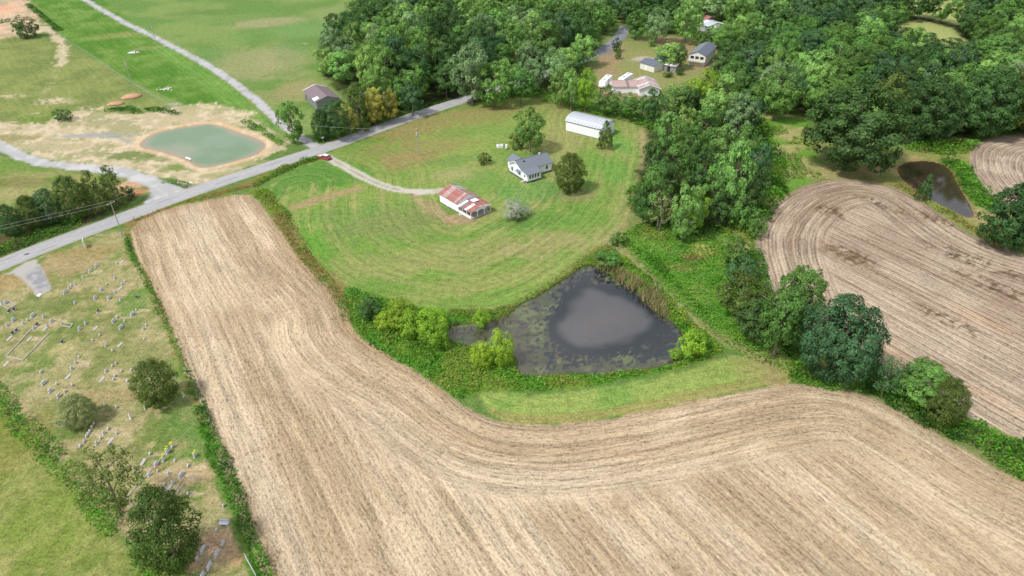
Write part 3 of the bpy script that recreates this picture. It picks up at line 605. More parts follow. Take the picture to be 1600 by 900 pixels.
# ---------------------------------------------------------------- ground, fields, gravel: one grid cut into its pieces
idx = np.arange(N).reshape(NR, NC)
F = np.stack([idx[:-1, :-1], idx[:-1, 1:], idx[1:, 1:], idx[1:, :-1]], -1).reshape(-1, 4)
lum = (col*[.3, .6, .1]).sum(1)[:, None]; gsat = (np.where(col[:, 1] > col[:, 0], .02, .06)*(tf < .5))[:, None]; col = (col*(1-gsat)+lum*gsat)*(1+gsat*np.array([.35, 0, 0]))
RGBA = np.concatenate([np.clip(col, 0.004, .9), np.ones((N, 1))], 1)
ROWS = np.stack([rowu, rowv, rows], 1); TEX = np.stack([tf, tg*(1-tf), ts], 1)
fcx = F[:, 0]
cls = np.zeros(len(F), int)
cls[(cm_ > .5)[fcx]] = 4; cls[(gr > .5)[fcx]] = 5; cls[(np.maximum(gl, ap) > .5)[fcx]] = 6; cls[(dwm > .5)[fcx]] = 7; cls[(cp > .5)[fcx]] = 8
cls[(f1m > .5)[fcx]] = 1; cls[(f2m > .5)[fcx]] = 2; cls[(f3m > .5)[fcx]] = 3
for k, nm in enumerate(['ground', 'field', 'field', 'field', 'lawn', 'gravel_road', 'gravel_road', 'driveway', 'gravel_turnout']):
    f = F[cls == k]
    if not len(f): continue
    u_, inv = np.unique(f, return_inverse=True)
    me = np_mesh(nm, np.stack([X[u_], Y[u_], Z[u_]], 1), inv.reshape(-1, 4), M_GROUND)
    set_attr(me, 'Col', 'FLOAT_COLOR', RGBA[u_]); set_attr(me, 'rows', 'FLOAT_VECTOR', ROWS[u_]); set_attr(me, 'tex', 'FLOAT_VECTOR', TEX[u_]); set_attr(me, 'row2', 'FLOAT', row2[u_])
    me.polygons.foreach_set('use_smooth', [True]*len(me.polygons))
    tag(inst(nm, me), kind='structure')
# distant ground out to the horizon (a skirt below the detailed grid)
me = MB().add([(-9000,-900,-1.6),(9000,-900,-1.6),(9000,9000,-1.6),(-9000,9000,-1.6)], [(0,1,2,3)]).mesh('ground', simple('distant_ground', tuple(A(100,130,66)), .95, .1, .2, .02))
tag(inst('ground', me), kind='structure')
# water sheets
def water(P, name, colour):
    d = sdf(X, Y, P, 4); vm = d < 1.2; f = F[vm[F].all(1)]; u_, inv = np.unique(f, return_inverse=True)
    x, y = X[u_], Y[u_]; c, wd = colour(x, y, d[u_])
    me = np_mesh(name, np.stack([x, y, np.full(len(u_), -.25)], 1), inv.reshape(-1, 4), M_WATER)
    set_attr(me, 'Col', 'FLOAT_COLOR', np.concatenate([np.clip(c, .002, .9), np.ones((len(u_), 1))], 1)); set_attr(me, 'weed', 'FLOAT', wd)
    tag(inst(name, me), kind='structure')
def lerp(a, b, t): return a*(1-t[:, None])+np.asarray(b)*t[:, None]
def w1(x, y, d):
    c = np.tile(A(106,142,88), (len(x), 1)); nz = fbm(x, y, 9, 3, 31)
    c = lerp(c, A(120,150,106), smooth(.4, .6, nz)); c = lerp(c, A(168,150,118), smooth(-2.6, -.2, d+(nz-.5)*3)*.8)
    gx, gy = G(262, 236); c = lerp(c, A(170,158,128), smooth(9, 2, np.hypot((x-gx)*.6, (y-gy)*1.0))*.5); return c, np.zeros(len(x))
def w2(x, y, d):
    dark = A(42,48,50); c = np.tile(dark, (len(x), 1)); m = sdf(x, y, CLOUD_REFL, 10); nz = fbm(x, y, 6, 3, 33)
    c = lerp(c, A(100,98,97), smooth(.6, -2.6, m+(nz-.5)*3.5)*.95)  # pale cloud reflection put into the water colour
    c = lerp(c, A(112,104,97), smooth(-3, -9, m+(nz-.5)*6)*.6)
    sp = fbm(x, y, .75, 3, 35); reg = fbm(x, y, 7, 3, 36)
    marsh = smooth(-30, -48, x-G(820,540)[0]-25)
    outm = smooth(.5, 2.5, m)
    left = smooth(G(900,500)[0], G(838,500)[0], x); low = smooth(G(900,548)[1], G(900,566)[1], y)
    zone = np.clip(np.maximum(left*1.15, low*.8)+smooth(2.6, .2, -d)*.7, 0, 1.25)*outm
    t = smooth(.60, .50, sp+(1-zone)*.30+(reg-.5)*-.35)
    t = smooth(.47, .60, sp-(1-zone)*.22+(reg-.5)*.45)*outm
    c = lerp(c, A(72,64,55), np.clip(smooth(G(862,520)[0], G(815,540)[0], x+(nz-.5)*10)+smooth(G(900,560)[1], G(900,578)[1], y+(nz-.5)*6)*.6, 0, 1)*outm*.85)
    tb = smooth(.44, .56, fbm(x, y, .6, 2, 39)-(1-zone)*.3)*outm
    c = lerp(c, A(104,98,72), tb*.7)
    wc = lerp(np.tile(A(84,94,62), (len(x), 1)), A(118,130,82), smooth(.45, .65, fbm(x, y, 3, 2, 37)))
    c = lerp(c, wc, 0*t); c = c*(1-t[:, None]*.8)+wc*t[:, None]*.8
    return c, t
def w3(x, y, d):
    c = np.tile(A(70,60,44), (len(x), 1)); c = lerp(c, A(96,78,52), smooth(-1.5, -.1, d)*.7); return c, np.zeros(len(x))
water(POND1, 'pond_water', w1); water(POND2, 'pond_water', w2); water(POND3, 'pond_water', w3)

# ---------------------------------------------------------------- the paved road
def resample(P, n):
    P = np.array(P); L = np.r_[0, np.cumsum(np.hypot(*np.diff(P, axis=0).T))]; s = np.linspace(0, L[-1], n)
    return np.stack([np.interp(s, L, P[:, 0]), np.interp(s, L, P[:, 1])], 1), s
T_, B_ = smoothline(GL(ROAD_T)), smoothline(GL(ROAD_B))
nR = 420; cu, cs = resample((T_+B_)/2, nR)
tn = np.gradient(cu, axis=0); tn /= np.hypot(*tn.T)[:, None]; nrm = np.stack([-tn[:, 1], tn[:, 0]], 1)
wid = np.interp(cs, [0, 60, 200, cs[-1]], [6.3, 6.3, 6.4, 6.0])
offs = [-.56, -.5, -.25, 0, .25, .5, .56]; V = []; la = []
for i in range(nR):
    for j, o in enumerate(offs):
        ww = wid[i]*o+(math.sin(i*1.7+j)*.06 if abs(o) >= .5 else 0)
        p = cu[i]+nrm[i]*ww; V.append((p[0], p[1], -.12 if abs(o) > .5 else .10+.05*(1-abs(o)*2))); la.append((ww, cs[i], 0))
I = np.arange(nR*7).reshape(nR, 7); Fr = np.stack([I[:-1, :-1], I[1:, :-1], I[1:, 1:], I[:-1, 1:]], -1).reshape(-1, 4)
me = np_mesh('road', np.array(V), Fr[:, ::-1], M_ASPH); set_attr(me, 'lane', 'FLOAT_VECTOR', np.array(la)); tag(inst('road', me), kind='structure')

# ---------------------------------------------------------------- leaves
def leaf_quads(P, Nn, size, r_=None):
    """diamond leaves at points P with normals Nn -> verts, faces"""
    n = len(P); r_ = r_ if r_ is not None else rng
    t = r_.normal(size=(n, 3)); t -= (t*Nn).sum(1)[:, None]*Nn; t /= np.linalg.norm(t, axis=1)[:, None]+1e-9
    b = np.cross(Nn, t); s = (size*(.6+.8*r_.random(n)))[:, None]; q = (.55+.3*r_.random(n))[:, None]
    V = np.stack([P-t*s*.5, P-b*s*.5*q+Nn*s*.06, P+t*s*.5, P+b*s*.5*q+Nn*s*.06], 1).reshape(-1, 3)
    return V, np.arange(4*n).reshape(n, 4)
def unit(v): return v/(np.linalg.norm(v, axis=-1, keepdims=True)+1e-9)
def crown_mesh(kind, seed, puffs, per, size, mat, droop=0.0):
    """unit crown: radius 1, height from z0 to 1 (scaled later); returns mesh with height 1 = crown top"""
    r_ = np.random.default_rng(seed); cs_ = []; rs = []
    tries = 0
    ph0 = r_.random()*6.28; lob = r_.integers(3, 6)
    while len(cs_) < puffs and tries < 20000:
        tries += 1
        d = unit(r_.normal(size=3)); az = math.atan2(d[1], d[0]); k = 1+.13*math.sin(az*lob+ph0)+.08*math.sin(az*2+ph0*2)
        inner = r_.random() < .30
        rr = (r_.random()*.35+.35) if inner else (.78+.22*r_.random())
        if kind == 'round': c = np.array([d[0]*rr*k, d[1]*rr*k, d[2]*rr]); pr = (.20+.12*r_.random())*(.68 if puffs > 200 else 1)
        elif kind == 'tall':
            z = r_.random()*2-1; prof = math.sqrt(max(0, 1-abs(z+.15 if z < 0 else z)**2.2))*(.95 if z < .2 else 1.05-.15*z)
            a = r_.random()*6.28; q = rr*prof*(1+.15*math.sin(a*lob+z*4+ph0)); c = np.array([math.cos(a)*q, math.sin(a)*q, z*.95]); pr = .17+.13*r_.random()
        elif kind == 'cone':
            z = r_.random()**1.3*2-1; prof = (1-(z+1)/2)**.6*.95+.06; a = r_.random()*6.28; q = rr*prof*(1+.1*math.sin(a*lob)); c = np.array([math.cos(a)*q, math.sin(a)*q, z]); pr = .12+.10*r_.random()
        elif kind == 'egg':
            z = (r_.random()*2-1); prof = math.sqrt(max(0, 1-z*z))*(1-.22*z); a = r_.random()*6.28; q = rr*prof*(1+.06*math.sin(a*lob+ph0)); c = np.array([math.cos(a)*q, math.sin(a)*q, z*.97]); pr = .13+.09*r_.random()
        else:   # open
            c = np.array([d[0]*rr*k, d[1]*rr*k, d[2]*rr*.9]); pr = .14+.16*r_.random()
        if c[2] < -.96: continue
        if len(cs_) and kind != 'open' and np.min(np.linalg.norm(np.array(cs_)-c, axis=1)) < pr*.45: continue
        cs_.append(c); rs.append(pr)
    cs_ = np.array(cs_); rs = np.array(rs); n = len(cs_)
    w_ = rs**2/np.mean(rs**2); ks = np.repeat(np.arange(n), np.maximum(6, (per*w_)).astype(int))
    c = cs_[ks]; out = unit(c*np.array([1, 1, .8])+[0, 0, .25])
    d = unit(r_.normal(size=(len(ks), 3))+out*.75+[0, 0, .35]); rad = rs[ks][:, None]*(.55+.5*r_.random((len(ks), 1)))
    P = c+d*rad*np.array([1, 1, .75]); P[:, 2] -= droop*(r_.random(len(ks)))*.2
    Nn = unit(d*1.1+out*.5+r_.normal(size=d.shape)*.26+[0, 0, .40])
    P[:, 2] = np.clip(P[:, 2], -1.02, 1.3)
    V, F_ = leaf_quads(P, Nn, size*np.ones(len(P)), r_)
    tn_ = np.repeat((.76+.50*r_.random(n))[ks], 4); me = np_mesh('crown', V, F_, mat); set_attr(me, 'tint', 'FLOAT', tn_); return me, V, tn_
def trunk_mesh(seed, mat, spread=.55, limbs=7, thin=1.0, low=.25):
    """unit trunk: height 1, crown radius 1"""
    r = random.Random(seed); mb = MB()
    mb.tube([(0,0,-.03),(.01,0,.1),(.02*r.uniform(-1,1),.02,.4),(.05*r.uniform(-1,1),.04*r.uniform(-1,1),.85)], [.035*thin,.024*thin,.018*thin,.005*thin], 7)
    for i in range(limbs):
        z = low+(.75-low)*i/limbs; a = i*2.4+r.random(); q = spread*r.uniform(.6, 1.05)
        mb.tube([(0,0,z),(math.cos(a)*q*.35,math.sin(a)*q*.35,z+.07),(math.cos(a)*q,math.sin(a)*q,z+r.uniform(.12,.22))], [.011*thin,.008*thin,.003*thin], 5)
    return mb.mesh('trunk', mat)

class Kind:
    def __init__(s, kind, n, puffs, per, size, base=.12, bark='bark', **kw):
        s.base = base; s.data = {}; s.kind = kind; s.n = n; s.a = (puffs, per, size); s.kw = kw; s.geo = {}
        s.trunks = [trunk_mesh(i+len(kind), M[bark], thin=1.1 if kind != 'open' else 1.0) for i in range(2)]
    def crown(s, i):
        i = i % s.n
        if i not in s.geo: s.geo[i] = crown_mesh(s.kind, 100+i*7+len(s.kind), *s.a, LEAF['mid'], **s.kw)
        return s.geo[i][0]
K = dict(
    round=Kind('round', 5, 75, 56, .105, .16), tall=Kind('tall', 5, 80, 54, .11, .14), cone=Kind('cone', 3, 120, 26, .10, .05),
    far=Kind('round', 4, 62, 26, .15, .18), fartall=Kind('tall', 3, 64, 26, .15, .16),
    hero=Kind('round', 3, 230, 74, .066, .06), cedar=Kind('egg', 3, 330, 44, .058, .02), willow=Kind('round', 3, 130, 40, .09, .0),
    open=Kind('open', 3, 70, 34, .075, .15), shrub=Kind('round', 3, 60, 36, .13, .0), bare=Kind('open', 2, 90, 60, .05, .02, bark='palebark'))
def plant(x, y, r, h, kind, mat, label, cat='tree', name='deciduous_tree', group=None, var=None, world=False, squash=1.0, trunk=True):
    gx, gy = (x, y) if world else G(x, y)
    k = K[kind]; i = var if var is not None else random.randrange(k.n); rz = random.random()*6.28
    o = empty(name, (gx, gy, 0), rz, label, cat, group)
    zb = h*k.base; hh = (h-zb)/2*.93
    c_o = inst('crown', k.crown(i), o, (0, 0, zb+hh), (0, 0, 0), (r*.92, r*.92*squash, hh)); c_o.material_slots[0].link = 'OBJECT'; c_o.material_slots[0].material = LEAF[mat]
    if trunk: inst('trunk', k.trunks[i % 2], o, (0, 0, 0), (0, 0, 0), (h*.55+r*.2, h*.55+r*.2, h*.92))
    return o
def bbox_tree(x0, y0, x1, y1, kind, mat, label, skirt=.55, **kw):
    """plant so that its outline fills the outline seen from the drone"""
    if kind in ('tall', 'round', 'open', 'hero'): y1 = y1-(y1-y0)*.06
    xc, yc = (x0+x1)/2, (y0+y1)/2; base = K[kind].base; h = 8.0
    for _ in range(8):
        hh = .465*h*(1-base); zc = base*h+hh; gx, gy = G(xc, yc, zc); pm = FPX/(gy*CP+(CAMH-zc)*SP); el = math.atan2(CAMH-zc, gy)
        r = (x1-x0)/2/pm*.94; q = ((y1-y0)/2/pm)**2-(r*.9*math.sin(el))**2; hh = math.sqrt(max(q, (.55*r)**2))/math.cos(el) if q > 0 else .6*r
        hh = max(hh, .5*r); h = .5*h+.5*hh/(.465*(1-base))
    return plant(gx, gy, r, h, kind, mat, label, world=True, **kw)

# ================================================================ BUILDINGS
def lrot(x, y, ang): c, s = math.cos(ang), math.sin(ang); return (x*c-y*s, x*s+y*c)
def slope_panels(root, x0, x1, ya, za, yb, zb, n, mats, thick=.05, rib=.05, name='roof_panel', seed=1):
    """n sheets side by side on the slope from eave (ya, za) to ridge (yb, zb); each sheet is a part"""
    r = random.Random(seed); wd = (x1-x0)/n; L = math.hypot(yb-ya, zb-za); cache = {}
    for i in range(n):
        mt = mats[r.randrange(len(mats))] if isinstance(mats, list) else mats
        if mt not in cache:
            mb = MB(); mb.box(0, 0, 0, wd-.012, L, thick)
            if rib: mb.box(wd-.10, 0, thick, wd-.03, L, thick+rib)
            cache[mt] = mb.mesh(name, M[mt])
        o = inst(name, cache[mt], root, (x0+i*wd, ya, za+r.uniform(0, .012))); a = math.atan2(zb-za, yb-ya)
        if yb > ya: o.rotation_euler = (a, 0, 0)
        else: o.rotation_euler = (0, 0, PI); o.location = (x0+(i+1)*wd, ya, o.location.z); o.rotation_mode = 'XYZ'; o.rotation_euler = (math.atan2(zb-za, ya-yb), 0, PI)
def gable_walls(root, L, W, e, rg, mat, ridge=None, z0=0.0, name='wall', x0=0, y0=0, skirt=.35):
    ry = (ridge if ridge is not None else W/2)
    MB().prism([(y0, z0), (y0+W, z0), (y0+W, e), (y0+ry, rg-.04), (y0, e)], x0, x0+L).build(name, M[mat], root)
    if skirt: MB().box(x0-.03, y0-.03, 0, x0+L+.03, y0+W+.03, skirt).build('foundation', M['foundation'], root)
def window(root, x, y, z, wd, ht, face, panes=1, frame='white_metal', name='window'):
    """face: 'x+','x-','y+','y-' outward direction; position is the centre of the opening on the wall plane"""
    fb = MB(); t = .08
    for (a0, b0, a1, b1) in ((-wd/2-t, -ht/2-t, wd/2+t, -ht/2), (-wd/2-t, ht/2, wd/2+t, ht/2+t), (-wd/2-t, -ht/2, -wd/2, ht/2), (wd/2, -ht/2, wd/2+t, ht/2)):
        fb.box(a0, -.09, b0, a1, .02, b1)
    f = fb.build(name, M[frame], root)
    for k in range(panes):
        p = MB().box(-wd/2+wd*k/panes+.03*(k > 0), -.035, -ht/2, -wd/2+wd*(k+1)/panes-.03*(k < panes-1), -.004, ht/2).build('pane', M['glass'], f)
    f.location = (x, y, z); f.rotation_euler = (0, 0, {'y-': 0, 'x+': PI/2, 'y+': PI, 'x-': -PI/2}[face]); return f

def farmhouse():
    a = math.radians(34); o = empty('farmhouse', (4.7, 190.7, 0), a, 'white one-storey farmhouse with grey shingle gable roof and row of porch windows', 'house')
    L, W, y0 = 11.3, 6.9, 2.9
    gable_walls(o, L, W, 3.1, 5.0, 'white_wall', y0=y0, skirt=.45)
    MB().prism([(0, .0), (y0, .0), (y0, 3.06), (0, 2.55)], .0, 5.1).build('porch_wall', M['white_wall'], o)
    MB().box(-.03, -.03, 0, 5.13, y0-.04, .45).build('foundation', M['foundation'], o)  # shadow along the wall foot is put into the dark foundation colour
    MB().prism([(1.6, .0), (5.6, .0), (5.6, 2.7), (3.6, 3.9), (1.6, 2.7)], y0+W+.001, y0+W+3.2, 'y').build('rear_wing', M['white_wall'], o)
    th = .14; ry = y0+W/2
    def slab(ya, za, yb, zb, x0, x1, nm='roof'): MB().prism([(ya, za), (yb, zb), (yb, zb+th), (ya, za+th)], x0, x1).build(nm, M['shingle'], o)
    slab(y0-.35, 2.93, ry, 5.0, 5.0, L+.45); slab(-.35, 2.50, y0, 3.13, -.4, 5.35, 'porch_roof'); slab(y0-.02, 3.13, ry, 5.0, -.45, 5.0); slab(y0+W+.4, 2.90, ry+.001, 5.0, -.45, L+.45)
    MB().box(-.5, ry-.12, 5.09, L+.5, ry+.12, 5.17).build('ridge_cap', M['shingle_dark'], o)
    rw = MB(); rw.add([(1.2,y0+W-1,2.6),(3.6,y0+W-1,4.05),(3.6,y0+W+3.6,4.05),(1.2,y0+W+3.6,2.6),(1.2,y0+W-1,2.72),(3.6,y0+W-1,4.17),(3.6,y0+W+3.6,4.17),(1.2,y0+W+3.6,2.72)], [(0,3,2,1),(4,5,6,7),(0,1,5,4),(1,2,6,5),(2,3,7,6),(3,0,4,7)])
    rw.add([(3.6,y0+W-1,4.05),(6.0,y0+W-1,2.6),(6.0,y0+W+3.6,2.6),(3.6,y0+W+3.6,4.05),(3.6,y0+W-1,4.17),(6.0,y0+W-1,2.72),(6.0,y0+W+3.6,2.72),(3.6,y0+W+3.6,4.17)], [(0,3,2,1),(4,5,6,7),(0,1,5,4),(1,2,6,5),(2,3,7,6),(3,0,4,7)])
    rw.build('rear_roof', M['shingle'], o)
    bb = MB()      # bargeboards
    bb.prism([(y0-.35, 2.85), (ry, 4.9), (ry, 5.12), (y0-.35, 3.07)], -.52, -.455); bb.prism([(y0+W+.4, 2.82), (ry, 4.9), (ry, 5.12), (y0+W+.4, 3.04)], -.52, -.455); bb.prism([(-.35, 2.42), (y0-.35, 2.98), (y0-.35, 3.14), (-.35, 2.62)], -.48, -.405)
    bb.build('bargeboard', M['white_metal'], o)
    for k in range(4): window(o, .95+k*1.02, -.0, 1.75, .62, 1.15, 'y-')
    window(o, 0, 8.2, 1.75, .9, 1.35, 'x-', 2); window(o, 0, 4.4, 1.75, .7, 1.2, 'x-'); window(o, 6.4, y0, 1.95, .5, .6, 'y-'); window(o, 9.4, y0, 1.85, .8, 1.1, 'y-')
    window(o, 0, ry, 4.0, .35, .45, 'x-', name='attic_vent')
    d = MB().box(-.06, 1.0, .45, -.01, 1.85, 2.35).build('door', M['white_metal'], o); MB().box(-.075, 1.15, 1.4, -.061, 1.7, 2.15).build('door_pane', M['glass'], d)
    MB().prism([(0, 0), (0, .001)], 0, 0) if False else None
    aw = MB(); aw.add([(-.02,5.4,2.65),(-.9,5.4,2.25),(-.9,3.5,2.25),(-.02,3.5,2.65),(-.02,5.4,2.70),(-.9,5.4,2.30),(-.9,3.5,2.30),(-.02,3.5,2.70)], [(0,3,2,1),(4,5,6,7),(0,1,5,4),(1,2,6,5),(2,3,7,6),(3,0,4,7)]); aw.build('awning', M['shingle'], o)
    st = MB(); st.box(-1.3, .9, 0, -.05, 1.95, .2); st.box(-.85, .9, .2, -.05, 1.95, .4); st.build('steps', M['concrete'], o)
    MB().tube([(7.0, ry+.8, 4.5), (7.0, ry+.8, 5.3)], .07).build('vent_pipe', M['metal_grey'], o)
    MB().box(8.6, y0+3.0, 4.6, 9.1, y0+3.5, 5.6).build('chimney', M['rubble'], o)
    MB().box(2.0, ry-1.2, 4.66, 2.7, ry-.95, 4.84).build('roof_vent', M['dark'], o)
farmhouse()

def garage():
    gx, gy = G(736, 343.5); L, Lp, W = 8.6, 5.9, 7.2; a = math.radians(-49)
    dx, dy = lrot(L+Lp, 0, a)
    o = empty('garage', (gx-dx, gy-dy, 0), a, 'white garage with rusty red tin roof and arched open porch beside the driveway end', 'garage')
    gable_walls(o, L, W, 2.7, 4.3, 'white_wall', skirt=.12)
    slope_panels(o, -.3, L+.25, -.35, 2.62, W/2, 4.32, 10, ['rust', 'rust', 'rust', 'rust', 'rust_pale'], seed=3)
    slope_panels(o, -.3, L+.25, W+.35, 2.62, W/2, 4.32, 10, ['rust_pale', 'rust_pale', 'rust', 'galv'], seed=4)
    MB().box(-.32, W/2-.12, 4.36, L+.27, W/2+.12, 4.43).build('ridge_cap', M['rust_pale'], o)
    # porch: low roof on posts with arches
    x0, x1 = L+.02, L+Lp
    sl_ = MB().box(x0, .05, 0, x1, W-.05, .14).build('porch_floor', M['concrete'], o)
    slope_panels(o, x0+.26, x1+.3, -.3, 2.25, W*.42, 3.0, 6, ['rust', 'white_metal', 'rust', 'maroon', 'rust'], seed=8)
    slope_panels(o, x0+.26, x1+.3, W+.3, 2.25, W*.42+.01, 3.0, 6, ['rust', 'rust', 'rust', 'rust_pale'], seed=2)
    MB().box(x0+.9, W*.5, 2.98, x0+2.6, W*.78, 3.05).build('patch_sheet', M['white_metal'], o)
    MB().prism([(0, 2.2), (W, 2.2), (W*.42, 2.93)], x1-.12, x1-.02).build('porch_gable', M['white_wall'], o)
    n = 3; wd = W/n
    for k in range(n+1): MB().box(x1-.15, k*wd-.07 if 0 < k < n else (0 if k == 0 else W-.14), .14, x1-.01, (k*wd+.07) if 0 < k < n else (.14 if k == 0 else W), 2.2).build('post', M['white_metal'], o)
    for k in range(n):
        P_ = []; y0_, y1_ = k*wd+.08, (k+1)*wd-.08; mid = (y0_+y1_)/2; hw = (y1_-y0_)/2
        mb = MB(); seg = 8
        for s in range(seg):
            t0, t1 = PI*s/seg, PI*(s+1)/seg; ya, za = mid-hw*math.cos(t0), 1.55+.55*math.sin(t0); yb, zb = mid-hw*math.cos(t1), 1.55+.55*math.sin(t1)
            mb.prism([(ya, za), (yb, zb), (yb, 2.195), (ya, 2.195)], x1-.11, x1-.04)
        mb.build('arch', M['white_metal'], o)
    for k, xx in enumerate((x0+.1, x0+2.0, x0+3.9)): MB().box(xx, .0, .14, xx+.14, .14, 2.2).build('post', M['white_metal'], o); MB().box(xx, W-.14, .14, xx+.14, W, 2.2).build('post', M['white_metal'], o)
    MB().box(x0, .02, 2.2, x1, .12, 2.32).build('beam', M['white_metal'], o); MB().box(x0, W-.12, 2.2, x1, W-.02, 2.32).build('beam', M['white_metal'], o)
    MB().box(x0+.2, .03, .14, x1-.2, .08, .9).build('porch_rail', M['white_metal'], o)
    d = MB().box(-.07, 1.6, .0, -.01, 5.4, 2.4).build('garage_door', M['white_metal'], o)
    MB().box(3.2, -.06, .05, 4.1, -.01, 2.1).build('door', M['white_metal'], o)
    st = MB().box(L+1.0, -.9, 0, L+2.1, -.05, .12).build('step', M['concrete'], o)
garage()

def arch_barn():
    a = math.radians(-36); gx, gy = G(884, 204); L, W, e, h = 14.8, 8.4, 3.5, 1.9
    o = empty('metal_barn', (gx, gy, 0), a, 'white metal barn with curved ribbed silver roof at the top of the lawn', 'barn')
    MB().box(0, 0, 0, L, W, e).build('wall', M['white_metal'], o)
    arc = [(W/2-W/2*1.03*math.cos(PI*i/8), e+h*math.sin(PI*i/8)) for i in range(9)]
    MB().prism([(y, z-.04) for y, z in arc], .15, L-.15).build('end_wall', M['white_metal'], o)
    n = 22; wd = (L+.7)/n; mb = MB(); th = .06
    for i in range(8):
        (ya, za), (yb, zb) = arc[i], arc[i+1]; mb.prism([(ya, za), (yb, zb), (yb, zb+th), (ya, za+th)], 0, wd-.015)
        mb.prism([(ya, za+th), (yb, zb+th), (yb, zb+th+.10), (ya, za+th+.10)], wd-.20, wd-.08)
    me = mb.mesh('roof_panel', M['galv'])
    me2 = me.copy(); me2.materials[0] = M['galv_dull']
    for k in range(n): inst('roof_panel', me2 if k % 2 else me, o, (-.35+k*wd, 0, .006*(k % 2)))
    MB().box(-.1, -.16, e-.18, L+.1, -.004, e-.02).build('gutter', M['dark'], o)
    MB().box(L+.003, 2.2, 0, L+.05, 6.2, 3.0).build('sliding_door', M['metal_grey'], o)
    MB().box(-.03, -.03, 0, L+.03, W+.03, .12).build('foundation', M['foundation'], o)
arch_barn()

def grey_barn():
    a = math.radians(-59); gx, gy = G(477.5, 155); L, W = 15.5, 9.0
    o = empty('old_barn', (gx, gy, 0), a, 'weathered grey wooden barn with brown metal roof at the wood edge', 'barn')
    gable_walls(o, L, W, 3.5, 4.9, 'oldwood', skirt=0)
    pl = MB().box(0, 0, 0, .30, .035, 3.3).mesh('plank', M['oldwood']); rr = random.Random(4)
    for k in range(int(L/.36)): inst('plank', pl, o, (k*.36+.03, -.05-rr.uniform(0, .02), rr.uniform(.0, .12)))
    slope_panels(o, -.2, L+.2, -.4, 3.36, W/2, 4.95, 14, ['maroon'], seed=6)
    slope_panels(o, -.2, L+.2, W+.4, 3.36, W/2, 4.95, 14, ['maroon'], seed=7)
    mb = MB(); mb.prism([(-.5, 3.34), (W/2, 5.02), (W/2, 5.16), (-.5, 3.50)], -.5, -.205); mb.prism([(W+.5, 3.34), (W/2, 5.02), (W/2, 5.16), (W+.5, 3.50)], -.5, -.205); mb.build('roof_edge', M['white_metal'], o)
    MB().add([(L-4.2, -.42, 3.46), (L-1.0, -.42, 3.46), (L-1.0, 1.6, 4.24), (L-3.6, 1.6, 4.24), (L-4.2, -.42, 3.50), (L-1.0, -.42, 3.50), (L-1.0, 1.6, 4.28), (L-3.6, 1.6, 4.28)], [(0,3,2,1),(4,5,6,7),(0,1,5,4),(1,2,6,5),(2,3,7,6),(3,0,4,7)]).build('patch_sheet', M['white_metal'], o)
    MB().box(.9, -.10, .2, 1.9, -.074, 2.0).build('door', M['dark'], o)
grey_barn()

